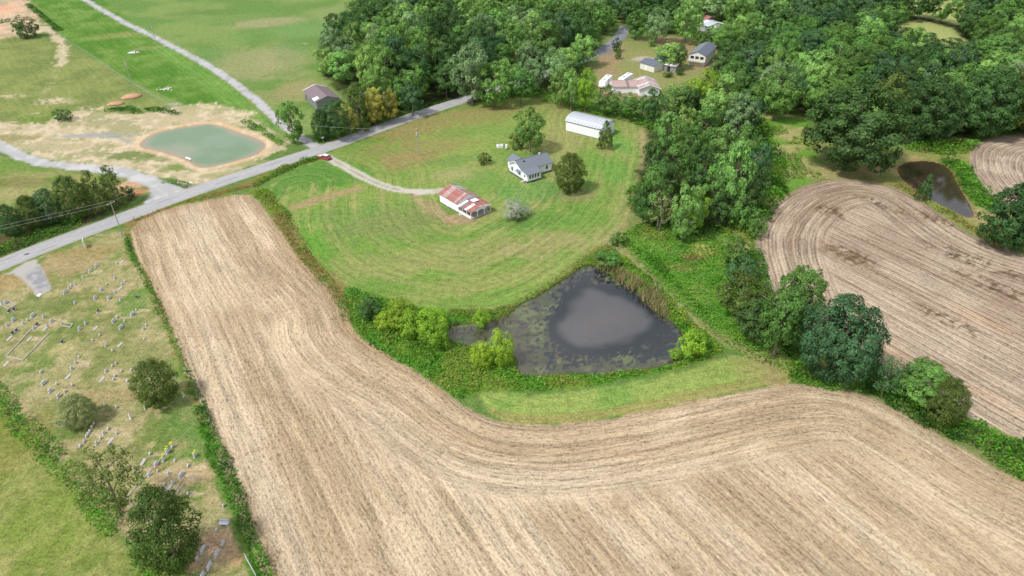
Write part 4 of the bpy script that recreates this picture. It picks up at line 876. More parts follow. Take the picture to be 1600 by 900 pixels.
def far_buildings():
    # slate roofed shed in the far yard
    gx, gy = G(999.5, 107); a = math.radians(-50)
    o = empty('shed', (gx, gy, 0), a, 'cream shed with dark slate roof in the far yard', 'shed'); L, W = 8.2, 7.4
    gable_walls(o, L, W, 2.9, 4.0, 'cream_wall', skirt=0)
    slope_panels(o, -.3, L+.3, -.4, 2.8, W/2, 4.05, 8, 'shingle_dark', rib=0); slope_panels(o, -.3, L+.3, W+.4, 2.8, W/2, 4.05, 8, 'shingle_dark', rib=0)
    MB().box(3, -.05, 0, 4, -.004, 2.1).build('door', M['white_metal'], o)
    # second shed behind
    gx, gy = G(1022, 100); o = empty('shed', (gx, gy, 0), a, 'low dark roofed lean-to behind the cream shed in the far yard', 'shed')
    gable_walls(o, 6.5, 6, 2.6, 3.5, 'oldwood', skirt=0)
    slope_panels(o, -.2, 6.7, -.3, 2.55, 3, 3.55, 7, 'shingle_dark', rib=0); slope_panels(o, -.2, 6.7, 6.3, 2.55, 3, 3.55, 7, 'shingle_dark', rib=0)
    # small tin roofed shed
    gx, gy = G(1036, 109.5); o = empty('shed', (gx, gy, 0), math.radians(-40), 'small tin-roofed wooden shed right of the cream shed', 'shed')
    gable_walls(o, 6.2, 5.2, 2.6, 3.6, 'oldwood', skirt=0)
    slope_panels(o, -.3, 6.5, -.4, 2.5, 2.6, 3.65, 6, ['galv', 'white_metal', 'rust_pale'], seed=2); slope_panels(o, -.3, 6.5, 5.6, 2.5, 2.6, 3.65, 6, ['galv', 'rust_pale'], seed=5)
    MB().box(2, -.05, 0, 3.4, -.004, 2.0).build('door', M['dark'], o)
    # two-storey house with deck
    gx, gy = G(1074.5, 101); a = math.radians(62)
    o = empty('house', (gx, gy, 0), a, 'tall pale house with blue-grey gable roof at the edge of the far wood', 'house'); L, W = 19, 7.6
    dx, dy = lrot(0, -W, a); o.location = (gx-0, gy-0, 0)
    gable_walls(o, L, W, 4.9, 6.4, 'cream_wall', y0=-W, skirt=0)
    slope_panels(o, -.4, L+.4, -W-.4, 4.78, -W/2, 6.45, 12, 'shingle_dark', rib=0); slope_panels(o, -.4, L+.4, .4, 4.78, -W/2, 6.45, 12, 'shingle', rib=0)
    for k in range(3): window(o, 0, -W+1.6+k*2.2, 3.6, 1.6, 1.3, 'x-')
    for k in range(4): window(o, 3+k*4, -W, 3.3, 1.0, 1.2, 'y-')
    mb = MB()
    for k in range(7): mb.box(-1.6, -W+.2+k*1.15, 0, -1.45, -W+.35+k*1.15, 2.6)
    mb.box(-1.7, -W, 2.0, -.01, 0, 2.15); mb.box(-1.7, -W, 2.5, -1.62, 0, 2.6); mb.build('deck', M['wood_pale'], o)
    # low rusty building with pale gable, near the motorhomes
    gx, gy = G(957, 146); o = empty('shop_building', (gx, gy, 0), math.radians(2), 'long low building with patchy rust and white roof behind the tree row', 'building')
    gable_walls(o, 10.5, 9.0, 2.7, 3.9, 'white_wall', skirt=0)
    slope_panels(o, -.4, 10.5, -.4, 2.65, 4.5, 3.95, 9, ['rust_pale', 'maroon', 'rust_pale'], seed=3); slope_panels(o, -.4, 10.5, 9.4, 2.65, 4.5, 3.95, 9, ['rust_pale', 'maroon'], seed=2)
    w2_ = MB().prism([(10.2, 0), (18.4, 0), (18.4, 2.9), (14.3, 4.4), (10.2, 2.9)], -3.4, 8.6, 'y').build('cross_wing', M['white_wall'], o)
    sub = empty('gable_roof', (10.2, -3.4, 0)); sub.parent = o
    mb = {}
    for side in (0, 1):
        for k in range(9):
            mt = ['rust_pale', 'galv', 'rust_pale', 'rust_pale', 'rust_pale'][(k*3+side*2) % 5]; y0_ = -3.9+k*1.44
            xa, xb = (9.7, 14.3) if side == 0 else (18.9, 14.3); za, zb = 2.84, 4.44
            MB().add([(xa,y0_,za),(xb,y0_,zb),(xb,y0_+1.43,zb),(xa,y0_+1.43,za),(xa,y0_,za+.06),(xb,y0_,zb+.06),(xb,y0_+1.43,zb+.06),(xa,y0_+1.43,za+.06)], [(0,3,2,1),(4,5,6,7),(0,1,5,4),(1,2,6,5),(2,3,7,6),(3,0,4,7)]).build('roof_panel', M[mt], o)
    bpy.data.objects.remove(sub)
    mb = MB(); mb.add([(9.6,-4.02,2.7),(14.3,-4.02,4.35),(14.3,-4.02,4.6),(9.6,-4.02,2.95),(9.6,-3.92,2.7),(14.3,-3.92,4.35),(14.3,-3.92,4.6),(9.6,-3.92,2.95)], [(0,1,2,3),(7,6,5,4),(0,4,5,1),(3,2,6,7)])
    mb.add([(19.0,-4.02,2.7),(14.3,-4.02,4.35),(14.3,-4.02,4.6),(19.0,-4.02,2.95),(19.0,-3.92,2.7),(14.3,-3.92,4.35),(14.3,-3.92,4.6),(19.0,-3.92,2.95)], [(0,1,2,3),(7,6,5,4),(0,4,5,1),(3,2,6,7)]); mb.build('bargeboard', M['white_metal'], o)
    # silver roofed barn among the trees, top
    gx, gy = G(1102, 53); o = empty('metal_barn', (gx, gy, 0), math.radians(-58), 'silver-roofed building half hidden among trees above the pale house', 'barn')
    o.location = (*G(1088, 46), 0)
    gable_walls(o, 17, 12, 3.2, 4.2, 'galv', skirt=0)
    slope_panels(o, -.4, 17.4, -.5, 3.1, 6, 4.25, 10, ['galv', 'galv', 'white_metal'], seed=4); slope_panels(o, -.4, 17.4, 12.5, 3.1, 6, 4.25, 10, ['galv', 'white_metal'], seed=5)
    o.location.z = 0
    gx, gy = G(1093, 38); o = empty('shed', (gx, gy, 0), math.radians(-58), 'maroon-roofed shed touching the silver-roofed building', 'shed')
    gable_walls(o, 5, 6, 3.4, 4.6, 'oldwood', skirt=0); slope_panels(o, -.3, 5.3, -.3, 3.3, 3, 4.65, 4, 'rust'); slope_panels(o, -.3, 5.3, 6.3, 3.3, 3, 4.65, 4, 'rust')
far_buildings()

def motorhome(x, y, ang, L, label, slide):
    gx, gy = G(x, y); o = empty('motorhome', (gx, gy, 0), ang, label, 'motorhome', 'motorhomes parked by the rusty building'); W, H = 2.6, 3.2
    MB().prism([(0, .5), (L-.6, .5), (L, .9), (L, 1.7), (L-.35, 2.9), (L-.9, H), (.15, H), (0, H-.2)], -W/2, W/2, 'y').build('body', M['white_metal'], o)
    MB().box(.3, -W/2-.02, .9, L-1.2, -W/2-.004, 1.25).build('stripe', M['metal_grey'], o)
    for k in range(3): MB().box(1.2+k*2.4, -W/2-.03, 1.7, 2.2+k*2.4, -W/2-.004, 2.4).build('window', M['glass'], o)
    MB().box(-.03, -W/2+.2, .6, -.004, W/2-.2, 2.9).build('rear_panel', M['dark'] if slide else M['metal_grey'], o)
    for k, xx in enumerate((1.6, L*.62)): MB().box(xx, -.35, H+.003, xx+.8, .35, H+.16).build('roof_vent', M['dark'], o)
    MB().box(L*.38, -.4, H+.003, L*.38+1.0, .4, H+.28).build('air_conditioner', M['white_metal'], o)
    wm = MB().tube([(0, -.13, 0), (0, .13, 0)], .45, 12).mesh('wheel', M['rubber'])
    for xx in (2.6, 3.6, L-1.6):
        for s in (-1, 1): inst('wheel', wm, o, (xx, s*(W/2-.16), .45))
motorhome(951.5, 128.5, math.radians(66+180), 10.5, 'white motorhome parked left, nose toward the tree row', False)
motorhome(984, 125.5, math.radians(58+180), 10.0, 'white motorhome with dark rear panel, the right one of the two', True)

def car():
    gx, gy = G(507.5, 248.2); o = empty('car', (gx, gy, 0), math.radians(152), 'small red car with pale roof turning out of the driveway', 'car')
    L, W = 4.4, 1.8
    prof = [(-L/2, .35), (L/2-.1, .32), (L/2, .55), (L/2-.15, .78), (L/2-1.2, .92), (-L/2+.3, .95), (-L/2, .8)]
    MB().prism([(x, z) for x, z in prof], -W/2, W/2, 'y').build('body', M['red'], o)
    mb = MB(); b0 = [(-L/2+.25, .94), (L/2-1.25, .90)]; t0 = [(-L/2+.75, 1.45), (L/2-2.0, 1.45)]
    V_ = []
    for (x, z), hw in ((b0[0], .84), (b0[1], .84), (t0[1], .66), (t0[0], .66)): V_ += [(x, -hw, z), (x, hw, z)]
    mb.add(V_, [(0,2,4,6),(1,7,5,3),(2,3,5,4),(0,6,7,1),(4,5,7,6),(0,1,3,2)]).build('greenhouse', M['glass'], o)
    MB().box(t0[0][0]-.03, -.68, 1.452, t0[1][0]+.03, .68, 1.50).build('roof', M['white_paint'], o)
    MB().box(L/2-1.1, -.62, .915, L/2-.35, .62, .93).build('hood_panel', M['white_paint'], o).rotation_euler = (0, .0, 0)
    wm = MB().tube([(0, -.1, 0), (0, .1, 0)], .33, 14).mesh('wheel', M['rubber']); rm = MB().tube([(0, -.11, 0), (0, .11, 0)], .19, 10).mesh('rim', M['chrome'])
    for sx in (-1.35, 1.35):
        for sy in (-1, 1): wh = inst('wheel', wm, o, (sx, sy*(W/2-.08), .33)); inst('rim', rm, wh)
    for s in (-1, 1):
        MB().box(L/2-.12, s*.62-.18, .56, L/2+.01, s*.62+.18, .70).build('headlight', M['lamp_white'], o); MB().box(-L/2-.02, s*.62-.18, .62, -L/2+.05, s*.62+.18, .8).build('tail_light', M['lamp_red'], o)
        MB().box(.45, s*.9-.04 if s > 0 else -1.02, .92, .62, 1.02 if s > 0 else -.86, 1.05).build('mirror', M['red'], o)
    MB().box(-L/2-.06, -.85, .3, -L/2+.12, .85, .52).build('bumper', M['dark'], o); MB().box(L/2-.14, -.85, .28, L/2+.04, .85, .46).build('bumper', M['dark'], o)
car()

# ================================================================ POLES AND WIRES
def pole(x, y, h, label, ang=0.0, arm=True, can=False, group='utility poles', thick=.15):
    gx, gy = G(x, y); o = empty('utility_pole', (gx, gy, 0), ang, label, 'utility pole', group)
    MB().tube([(0,0,-.1),(0,0,h*.5),(0,0,h)], [thick, thick*.85, thick*.65], 8).build('pole', M['pole'], o)
    if arm:
        c = MB().box(-.06, -1.1, h-.55, .06, 1.1, h-.42).build('crossarm', M['pole'], o)
        im = MB().tube([(0,0,0),(0,0,.2)], .05, 6).mesh('insulator', M['white_metal'])
        for s in (-1, 1): inst('insulator', im, c, (0, s*1.0, h-.42))
    else: MB().tube([(0,0,h),(0,0,h+.2)], .05, 6).build('insulator', M['white_metal'], o)
    if can: MB().tube([(0,-.42,h-2.2),(0,-.42,h-1.2)], .26, 10).build('transformer', M['metal_grey'], o)
    return Vector((gx, gy, h))
p1 = pole(192, 369, 10.2, 'wooden power pole with crossarm between road and cemetery corner', math.radians(-30))
p2 = pole(655, 243, 9.2, 'wooden power pole with transformer on the lawn by the driveway', math.radians(-30), False, True)
MB().tube([(0,0,0),(0,0,2.4)], .05, 6).build('guy_sleeve', M['yellow'], None)
gs = bpy.data.objects['guy_sleeve']; gs.location = (*G(665, 254), 0); gs.rotation_euler = (.35, -.45, 0); tag(gs, 'yellow guy wire sleeve beside the transformer pole', 'guy sleeve')
p3 = pole(245, 71, 10.5, 'thin power pole on green slope beside the upper gravel drive', .6, False, True)
p4 = pole(205.5, 131, 10.0, 'thin power pole at the pasture fence above the clay piles', .6, False, True)
p5 = pole(1010.5, 62, 11.0, 'grey power pole with transformer in front of the far yard trees', .2, False, True)
def wire(a, b, sag, label, off=(0, 0)):
    pts = []
    for i in range(17):
        t = i/16; p = a.lerp(b, t); pts.append((p.x+off[0], p.y+off[1], p.z-sag*4*t*(1-t)))
    o = MB().tube(pts, .022, 4).build('power_line', M['wire']); tag(o, label, 'power line', 'power lines along the road')
far_l = Vector((-190, 108, 10.2)); nr = Vector((-.5, .86, 0))
for s, lb in ((-1, 'power line nearer the road, running left from the corner pole'), (1, 'power line farther from the road, running left from the corner pole')):
    wire(p1+Vector((-.5*s, .87*s, -.2)), far_l+Vector((-.5*s, .87*s, 0)), 1.0, lb)
pe = Vector((*G(452, 232), 9.0))
wire(p1+Vector((0, 0, 0)), pe, .8, 'thin power line crossing the road right of the corner pole'); wire(pe, p2, .8, 'thin power line over the lawn to the transformer pole')

# ================================================================ CEMETERY
def tablet_mesh(w_, h, d, mat, top=.3, name='tablet'):
    n = 6; prof = [(-w_/2, 0), (w_/2, 0), (w_/2, h*(1-top))]+[(w_/2*math.cos(PI*i/n), h*(1-top)+h*top*math.sin(PI*i/n)) for i in range(1, n)]+[(-w_/2, h*(1-top))]
    return MB().prism(prof, -d/2, d/2, 'x').mesh(name, M[mat])
STONE = {}
def stone_meshes(kind):
    if kind in STONE: return STONE[kind]
    def base(w_, mat, d=.32): return MB().box(-d/2, -w_/2, 0, d/2, w_/2, .22).mesh('base', M[mat])
    if kind == 'L': r = [('base', base(1.4, 'granite'), 0), ('tablet', tablet_mesh(1.15, .78, .15, 'granite', .22), .22)]
    elif kind == 'X': r = [('base', base(1.85, 'granite'), 0), ('tablet', tablet_mesh(1.55, .72, .16, 'granite', .12), .22)]
    elif kind == 'M': r = [('base', base(.95, 'granite', .30), 0), ('tablet', tablet_mesh(.72, .68, .13, 'granite', .3), .22)]
    elif kind == 'S': r = [('base', base(.7, 'concrete', .32), 0), ('tablet', tablet_mesh(.5, .55, .13, 'marble', .4), .22)]
    elif kind == 'D': r = [('base', base(1.1, 'granite', .38), 0), ('tablet', tablet_mesh(.85, .7, .2, 'granite_dark', .15), .22)]
    elif kind == 'R': r = [('tablet', tablet_mesh(.8, .7, .2, 'granite', .5), 0)]
    elif kind == 'O':
        r = [('base', MB().box(-.25, -.25, 0, .25, .25, .3).mesh('base', M['marble']), 0), ('shaft', MB().add([(-.17,-.17,0),(.17,-.17,0),(.17,.17,0),(-.17,.17,0),(-.11,-.11,1.2),(.11,-.11,1.2),(.11,.11,1.2),(-.11,.11,1.2),(0,0,1.42)], [(0,3,2,1),(0,1,5,4),(1,2,6,5),(2,3,7,6),(3,0,4,7),(4,5,8),(5,6,8),(6,7,8),(7,4,8)]).mesh('shaft', M['marble']), .3)]
    elif kind == 'F': r = [('ledger', MB().box(-.35, -.95, 0, .35, .95, .14).mesh('ledger', M['concrete']), 0)]
    elif kind == 'W': r = [('slab', MB().box(-.5, -.5, 0, .5, .5, .35).mesh('slab', M['white_metal']), 0)]
    STONE[kind] = r; return r
KN = dict(L='broad grey headstone', X='very wide headstone', M='medium grey headstone', S='small pale marker', D='dark polished headstone', R='round-topped headstone', O='slim white obelisk', F='flat pale slab', W='square white block')
KC = dict(L='headstone', X='headstone', M='headstone', S='grave marker', D='headstone', R='headstone', O='headstone', F='grave slab', W='stone block')
used = {}
def stone(x, y, kind, where, flower=None, tilt=0):
    gx, gy = G(x, y); lab = KN[kind]+' '+where
    ps = stone_meshes(kind); o = empty({'F': 'grave_slab', 'W': 'stone_block', 'S': 'grave_marker'}.get(kind, 'headstone'), (gx, gy, 0), math.radians(-6+random.uniform(-4, 4)), lab, KC[kind], 'cemetery stones')
    if lab in used: print('DUPLABEL', lab)
    used[lab] = 1
    for nm, me, z in ps:
        c = inst(nm, me, o, (0, 0, z*.8), (0, 0, 0), .8)
        if tilt: c.rotation_euler = (0, tilt, 0)
    if flower:
        mb = MB(); r = random.Random(int(x*7))
        for k in range(9): mb.blob((r.uniform(-.15, .15), r.uniform(-.45, .45), 1.0+r.uniform(0, .2)), (.12, .13, .1), 5, 3)
        f = mb.build('flowers', M['flower_'+flower]); f.location = (gx, gy, 0); tag(f, {'y': 'yellow', 'r': 'red'}[flower]+' flowers on '+lab.replace('headstone ', '').replace('in the ', ''), 'flowers', 'grave flowers')
    mat_ = spot(x, y, .1, .1) if False else None
ORD = ['first', 'second', 'third', 'fourth', 'fifth', 'sixth', 'seventh', 'eighth', 'ninth', 'tenth', 'eleventh', 'twelfth']
def row(desc, items):
    cnt = {}
    tot = {}
    for it in items: tot[it[2]] = tot.get(it[2], 0)+1
    for it in items:
        k = it[2]; cnt[k] = cnt.get(k, 0)+1
        stone(it[0], it[1], k, (ORD[cnt[k]-1]+' from top, ' if tot[k] > 1 else '')+desc, it[3] if len(it) > 3 else None)
row('in the row running down from the road', [(151,417,'L'),(141.5,425,'L'),(130.3,434,'M'),(118,445,'M'),(111.7,447,'S'),(108.9,451,'M'),(101.9,458,'L')])
row('in the short row nearest the field corner', [(190.5,409.5,'F'),(183,412,'S'),(195.6,440.5,'S'),(191,445,'M'),(187.4,451,'F'),(179.6,435.6,'M')])
row('in the second row below the road', [(167,445,'S'),(159,454,'L'),(149.3,467,'L'),(117.4,474,'M')])
row('in the third row toward the field hedge', [(180,458,'M'),(171,467,'L'),(188.6,469,'M'),(154,487.3,'D')])
row('in the middle row beside the field hedge', [(207.6,492,'X'),(213.5,485.5,'S'),(178,503,'L'),(189.7,512.5,'X'),(195,503,'S'),(183.5,496.5,'R')])
row('by the left edge near the gravel turnout', [(9.5,474,'L'),(61.7,462,'W'),(14.8,488,'D'),(22.5,485,'D')])
stone(2, 476, 'O', 'by the white-curbed plot at the left edge')
row('left of the long curbed plot', [(21.5,501,'L'),(11.7,509,'M'),(26.7,518,'D'),(20.3,522,'D'),(14.7,529,'F')])
row('in the row above the long curbed plot', [(52,494,'X'),(43.5,501,'S'),(36.7,506.5,'M'),(68.5,496,'M'),(81,503,'L'),(73,510,'S'),(70.5,514,'F'),(58.5,508.5,'D')])
row('at the open end of the long curbed plot', [(53.3,513.5,'M'),(46,530,'F')])
row('in the row right of the long curbed plot', [(134,506,'M'),(125,515,'L'),(149.5,513,'F'),(156,525,'S')])
row('near the field hedge halfway down', [(229,509,'S'),(224.7,515,'M'),(226,531,'S')])
row('above the round dark cedar', [(166.3,541,'M'),(176.3,549,'S'),(187.5,539,'F')])
stone(98, 536, 'D', 'standing at the pale oval grave patch'); stone(145, 533, 'S', 'alone above the middle rows')
row('in the row left of the middle lawn', [(124,559,'S'),(118.7,568,'M'),(112.5,577,'M'),(106.7,588.5,'F')])
row('in the row just left of the round dark cedar', [(181.7,569,'S'),(176,573,'S'),(166.3,581,'M'),(159.5,593,'F'),(190,581,'S'),(180,588.5,'S'),(178,594,'S'),(206,579,'S'),(200,596,'R')])
row('in the lower left corner rows', [(64.5,582.5,'R'),(10,569,'F'),(69,600,'X'),(89.3,601,'S'),(79.5,612,'L'),(92.4,620,'L'),(102.3,612.5,'S'),(113.4,603,'S')])
row('around the foot of the round dark cedar', [(228,638,'M'),(204.4,654,'O'),(148,647,'S'),(164,634,'S'),(182.7,637.5,'S')])
stone(288, 620, 'R', 'by the field hedge, taller and set with flowers', 'y')
row('in the row below the grey-green tree', [(146.8,663,'S'),(144,668.5,'S'),(141,675,'S'),(138.3,679,'S'),(135.6,683,'S'),(132,690.5,'S'),(126,698,'R')])
row('in the second row below the grey-green tree', [(169.7,671,'R'),(162.8,678,'M'),(157.5,686,'S'),(151.6,694,'M'),(183,678.5,'S'),(172.4,695,'S'),(173,689,'F')])
row('along the long kerb line', [(269.5,699,'R','y'),(262.5,707,'L','y'),(255.8,720,'M','y'),(244.6,727,'L'),(233.7,743.5,'M'),(247,737,'S','r')])
row('between the kerb line and the field hedge', [(273.8,721,'S'),(264,741.5,'M'),(283.5,743.5,'X'),(294.4,729,'R'),(305.3,713,'L','y'),(270,756,'M'),(257,758,'S'),(264,763.5,'F'),(259,769,'S'),(278.8,768,'S'),(294,772.5,'S')])
row('left of the kerb line', [(223.6,722,'F'),(235,710,'R'),(213.8,734.5,'S')])
stone(219, 780, 'D', 'in the kerbed corner between the two big cedars'); stone(349.6, 791.5, 'S', 'alone by the hedge above the bench')
row('in the bottom corner rows below the bench', [(338.7,829.5,'S'),(348.7,850,'M'),(317,860,'X'),(339.3,866,'X'),(308,874,'M'),(327.3,886,'X'),(317.3,900,'L'),(293,858,'S')])

def kerb_plot(pts, label, wd=.16, ht=.18, closed=False):
    P_ = [G(*p) for p in pts]; o = empty('grave_kerb', (*P_[0], 0), 0, label, 'grave kerb'); x0, y0 = P_[0]
    seq = list(zip(P_[:-1], P_[1:]))+([(P_[-1], P_[0])] if closed else [])
    for i, (a, b) in enumerate(seq):
        L = math.hypot(b[0]-a[0], b[1]-a[1]); c = MB().box(wd/2+.01, -wd/2, 0, L-wd/2-.01 if True else L, wd/2, ht+.006*i).build('kerb', M['concrete'], o); c.location = (a[0]-x0, a[1]-y0, 0); c.rotation_euler = (0, 0, math.atan2(b[1]-a[1], b[0]-a[0]))
    for i, p in enumerate(P_): inst('corner_block', MB().box(-wd*.6, -wd*.6, 0, wd*.6, wd*.6, ht+.08).mesh('corner_block', M['concrete']), o, (p[0]-x0, p[1]-y0, 0))
kerb_plot([(51,513),(10,557),(36,563),(76,522)], 'long three-sided concrete kerb around a family plot')
kerb_plot([(96,506),(100,504.5),(114,506.5),(110,512),(96,509)], 'small pale kerb frame alone in the lawn', closed=True)
kerb_plot([(86,660),(88,666),(102,668),(104,662)], 'small grey kerb at the foot of the grey-green tree')
kerb_plot([(14,470),(25,477),(14,483),(3,478)], 'white-edged kerb by the left edge obelisk')
kerb_plot([(212,796),(198,778),(212,762),(226,747),(245,725),(262,705)], 'long low kerb running up from the corner between cedars', .12, .12)
kerb_plot([(275,691),(290,676),(305,660),(316,650)], 'faint low kerb continuing toward the field hedge', .05, .03)
def bench():
    o = empty('bench', (*G(351, 820), 0), math.radians(-4), 'grey stone bench at the top of the bottom corner graves', 'bench')
    MB().box(-.75, -.35, .45, .75, .35, .56).build('seat', M['granite'], o)
    for s in (-1, 1): MB().box(s*.5-.1, -.25, 0, s*.5+.1, .25, .45).build('leg', M['granite'], o)
    MB().box(-.75, .24, .57, .75, .34, .95).build('backrest', M['granite'], o)
bench()
def sign():
    o = empty('sign', (*G(133, 386), 0), math.radians(-62), 'tall white sign board on posts beside the road at the cemetery', 'sign')
    MB().box(-.9, -.04, .5, .9, .04, 2.1).build('board', M['white_metal'], o)
    for s in (-1, 1): MB().box(s*1.0-.06, -.06, 0, s*1.0+.06, .06, 2.3).build('post', M['white_metal'], o)
sign()
def gate():
    a, b = G(384, 872), G(402, 905); L = math.hypot(b[0]-a[0], b[1]-a[1]); o = empty('gate', (*a, 0), math.atan2(b[1]-a[1], b[0]-a[0]), 'grey tubular metal gate at the bottom of the field hedge', 'gate')
    for z in (.2, .5, .8, 1.1): MB().tube([(0,0,z),(L,0,z)], .03, 6).build('rail', M['metal_grey'], o)
    for x in (0, L/2, L): MB().tube([(x,0,0),(x,0,1.2)], .045, 6).build('upright', M['metal_grey'], o)
gate()

# ================================================================ SMALL THINGS
def fence(pts, step, label, h=1.2, mat='pole', wires=3):
    P_, s = resample(smoothline(GL(pts)), 60); n = max(2, int(s[-1]/step)); Q, _ = resample(P_, n)
    o = empty('fence', (*Q[0], 0), 0, label, 'fence'); pm_ = MB().tube([(0,0,-.1),(0,0,h)], .06, 5).mesh('post', M[mat])
    for q in Q: inst('post', pm_, o, (q[0]-Q[0][0], q[1]-Q[0][1], 0))
    for k in range(wires):
        z = h*(k+1)/wires*.95; MB().tube([(q[0]-Q[0][0], q[1]-Q[0][1], z) for q in Q], .02, 3).build('fence_wire', M['wire'], o)
fence([(28,3),(60,28),(95,60),(125,76),(160,100),(205,131),(240,152),(265,166),(282,180)], 6.5, 'long wire fence between the pasture and the green slope')
fence([(970,92),(985,99),(998,106)], 3.0, 'short wooden fence left of the cream shed', 1.1)
o = MB()
def heap(x, y, rx, ry, h, mat, nm, label, cat):
    mb = MB(); mb.blob((0, 0, 0), (rx, ry, h), 14, 8, .10); ob = mb.build(nm, M[mat], None, True, (*G(x, y), 0), .5); tag(ob, label, cat); return ob
heap(206, 152, 4.0, 2.4, 1.3, 'clay', 'clay_heap', 'larger heap of orange clay by the pasture fence', 'dirt heap')
heap(181, 163, 3.2, 1.8, 1.0, 'clay', 'clay_heap', 'smaller heap of orange clay lying lower left', 'dirt heap')
def rubble(x, y, n, R, label, mats=('rubble', 'white_metal')):
    o = empty('rubble_pile', (*G(x, y), 0), 0, label, 'rubble')
    r = random.Random(int(x)); ms = [MB().blob((0,0,0), (.5,.35,.28), 6, 4, .25, -.1).mesh('stone', M[m_]) for m_ in mats]
    for k in range(n): inst('stone', ms[k % len(ms)], o, (r.gauss(0, R*.6), r.gauss(0, R*.35), .05), (0, 0, r.random()*6), r.uniform(.3, .9))
rubble(260, 139, 26, 2.4, 'white rubble pile on the green slope below the gravel drive')
rubble(212, 82, 16, 2.6, 'grey rubble around a slab on the upper green slope')
rubble(291, 201+3, 0, 1, 'x') if False else None
rubble(292, 287, 10, 1.4, 'pale rocks in weeds at the road junction')
rubble(475, 68, 14, 2.2, 'brown brush and stones in the upper meadow', ('pole', 'rubble'))
rubble(273, 163, 10, 1.6, 'grey stones by the fence above the new pond', ('metal_grey', 'rubble'))
tag(MB().box(-1.3, -.7, 0, 1.3, .7, .35).build('concrete_slab', M['white_metal'], None, False, (*G(206, 83), 0), .6), 'white concrete slab on the upper green slope', 'slab')
t_ = MB().tube([(0,0,.15),(2.6,0,.15)], .28, 10).build('culvert_pipe', M['white_metal'], None, False, (*G(291, 246.5), -.1), -.6); tag(t_, 'short white pipe lying at the edge of the green pond', 'pipe')
t_ = MB(); 
def tank():
    o = empty('white_tank', (*G(781, 230), 0), .3, 'white box-shaped well cover with dark vent on the lawn', 'well cover')
    MB().box(-1.0, -.7, 0, 1.0, .7, .85).build('box', M['white_metal'], o); MB().box(-.7, -.45, .853, .6, .45, .93).build('lid', M['metal_grey'], o)
    o = empty('gas_tank', (*G(791.5, 233), 0), 1.2, 'small white upright tank on a dark base right of the well cover', 'tank')
    MB().tube([(0,0,.3),(0,0,1.5)], .4, 12).build('tank', M['white_metal'], o); MB().tube([(0,0,0),(0,0,.3)], .3, 10).build('base', M['dark'], o); MB().blob((0,0,1.5), (.4,.4,.2), 10, 6, 0, 0).build('dome', M['white_metal'], o)
tank()
o = empty('mailbox', (*G(505, 221.5), 0), .4, 'white mailbox on a post at the gravel drive corner', 'mailbox'); MB().box(-.07, -.07, 0, .07, .07, 1.3).build('post', M['white_metal'], o); MB().box(-.45, -.25, 1.3, .45, .25, 1.8).build('box', M['white_metal'], o)
MB().box(-.5, -.35, 0, .5, .35, .5).build('box', M['dark'], None); bx_ = bpy.data.objects['box.002'] if 'box.002' in bpy.data.objects else C.objects[-1]
bx_.name = 'trash_bin'; bx_.location = (*G(765.5, 251.5), 0); tag(bx_, 'small dark bin beside the bush on the lawn', 'bin')
o = empty('urn', (*G(213.4, 465), 0), 0, 'small black urn near the field hedge in the cemetery', 'urn'); MB().tube([(0,0,0),(0,0,.2),(0,0,.5),(0,0,.62)], [.2,.12,.3,.34], 10).build('vase', M['granite_dark'], o)
tag(MB().blob((0,0,.05), (.7,.25,.05), 8, 4, .1).build('road_debris', M['dark'], None, False, (*G(42, 398), .15), .5), 'dark scrap lying on the road near the left edge', 'debris')

# ================================================================ SINGLE TREES AND BUSHES
CED = 'cedar_tree'
bbox_tree(202,561,276,634,'cedar','cedar','round dark cedar standing among the graves',name=CED,var=0,skirt=.5)
bbox_tree(202,764,310,888,'cedar','cedar','biggest cedar at the bottom of the cemetery',name=CED,var=1,skirt=.5)
bbox_tree(112,696,215,806,'open','olive','loose wispy tree with bare twigs left of the biggest cedar',var=0,skirt=.4)
bbox_tree(86,615,148,668,'cedar','grey','small grey-green tree in the lower cemetery',var=2,skirt=.5)
bbox_tree(150,258,196,318,'cone','cedar','tallest pointed cedar by the gravel junction',name=CED,var=0)
bbox_tree(80,276,138,342,'cedar','cedar','broad dark cedar in the middle of the roadside row',name=CED,var=0,skirt=.4)
bbox_tree(122,268,166,330,'cone','cedar','pointed cedar second from the gravel junction',name=CED,var=1)
bbox_tree(50,296,98,348,'cedar','blue','blue-green tree in the roadside row',var=1,skirt=.4)
bbox_tree(24,306,66,356,'cedar','cedar','small cedar left of the blue-green roadside tree',name=CED,var=2,skirt=.4)
bbox_tree(-10,320,32,368,'cedar','dark','dark tree at the left edge of the roadside row',var=0,skirt=.4)
bbox_tree(194,290,210,308,'shrub','dark','small shrub on clay by the gravel junction',cat='bush',name='bush',var=0)
bbox_tree(432,160,474,218,'tall','mid','slender green tree beside the upper gravel drive',var=0)
bbox_tree(801,172,856,231,'round','mid','airy shade tree on the lawn left of the curved-roof barn',var=1,skirt=.3)
bbox_tree(795,203,822,233,'shrub','mid','small leaning tree beside the airy shade tree',var=1)
bbox_tree(745,238,767,257,'shrub','olive','round bush alone on the lawn above the garage',cat='bush',name='bush',var=1)
bbox_tree(863,240,918,299,'cedar','cedar','rounded cedar right of the farmhouse',name=CED,var=0,skirt=.45)
bbox_tree(931,190,962,231,'cone','cedar','small tree in front of the curved-roof barn corner',var=2)
bbox_tree(781,309,822,344,'bare','pale','pale leafless shrub below the farmhouse',cat='bush',name='bush',var=0)
bbox_tree(795,322,818,345,'shrub','olive','green bush growing inside the pale leafless shrub',cat='bush',name='bush',var=0)
bbox_tree(812,318,832,338,'bare','pale','small pale bare shrub right of the leafless one',cat='bush',name='bush',var=1)
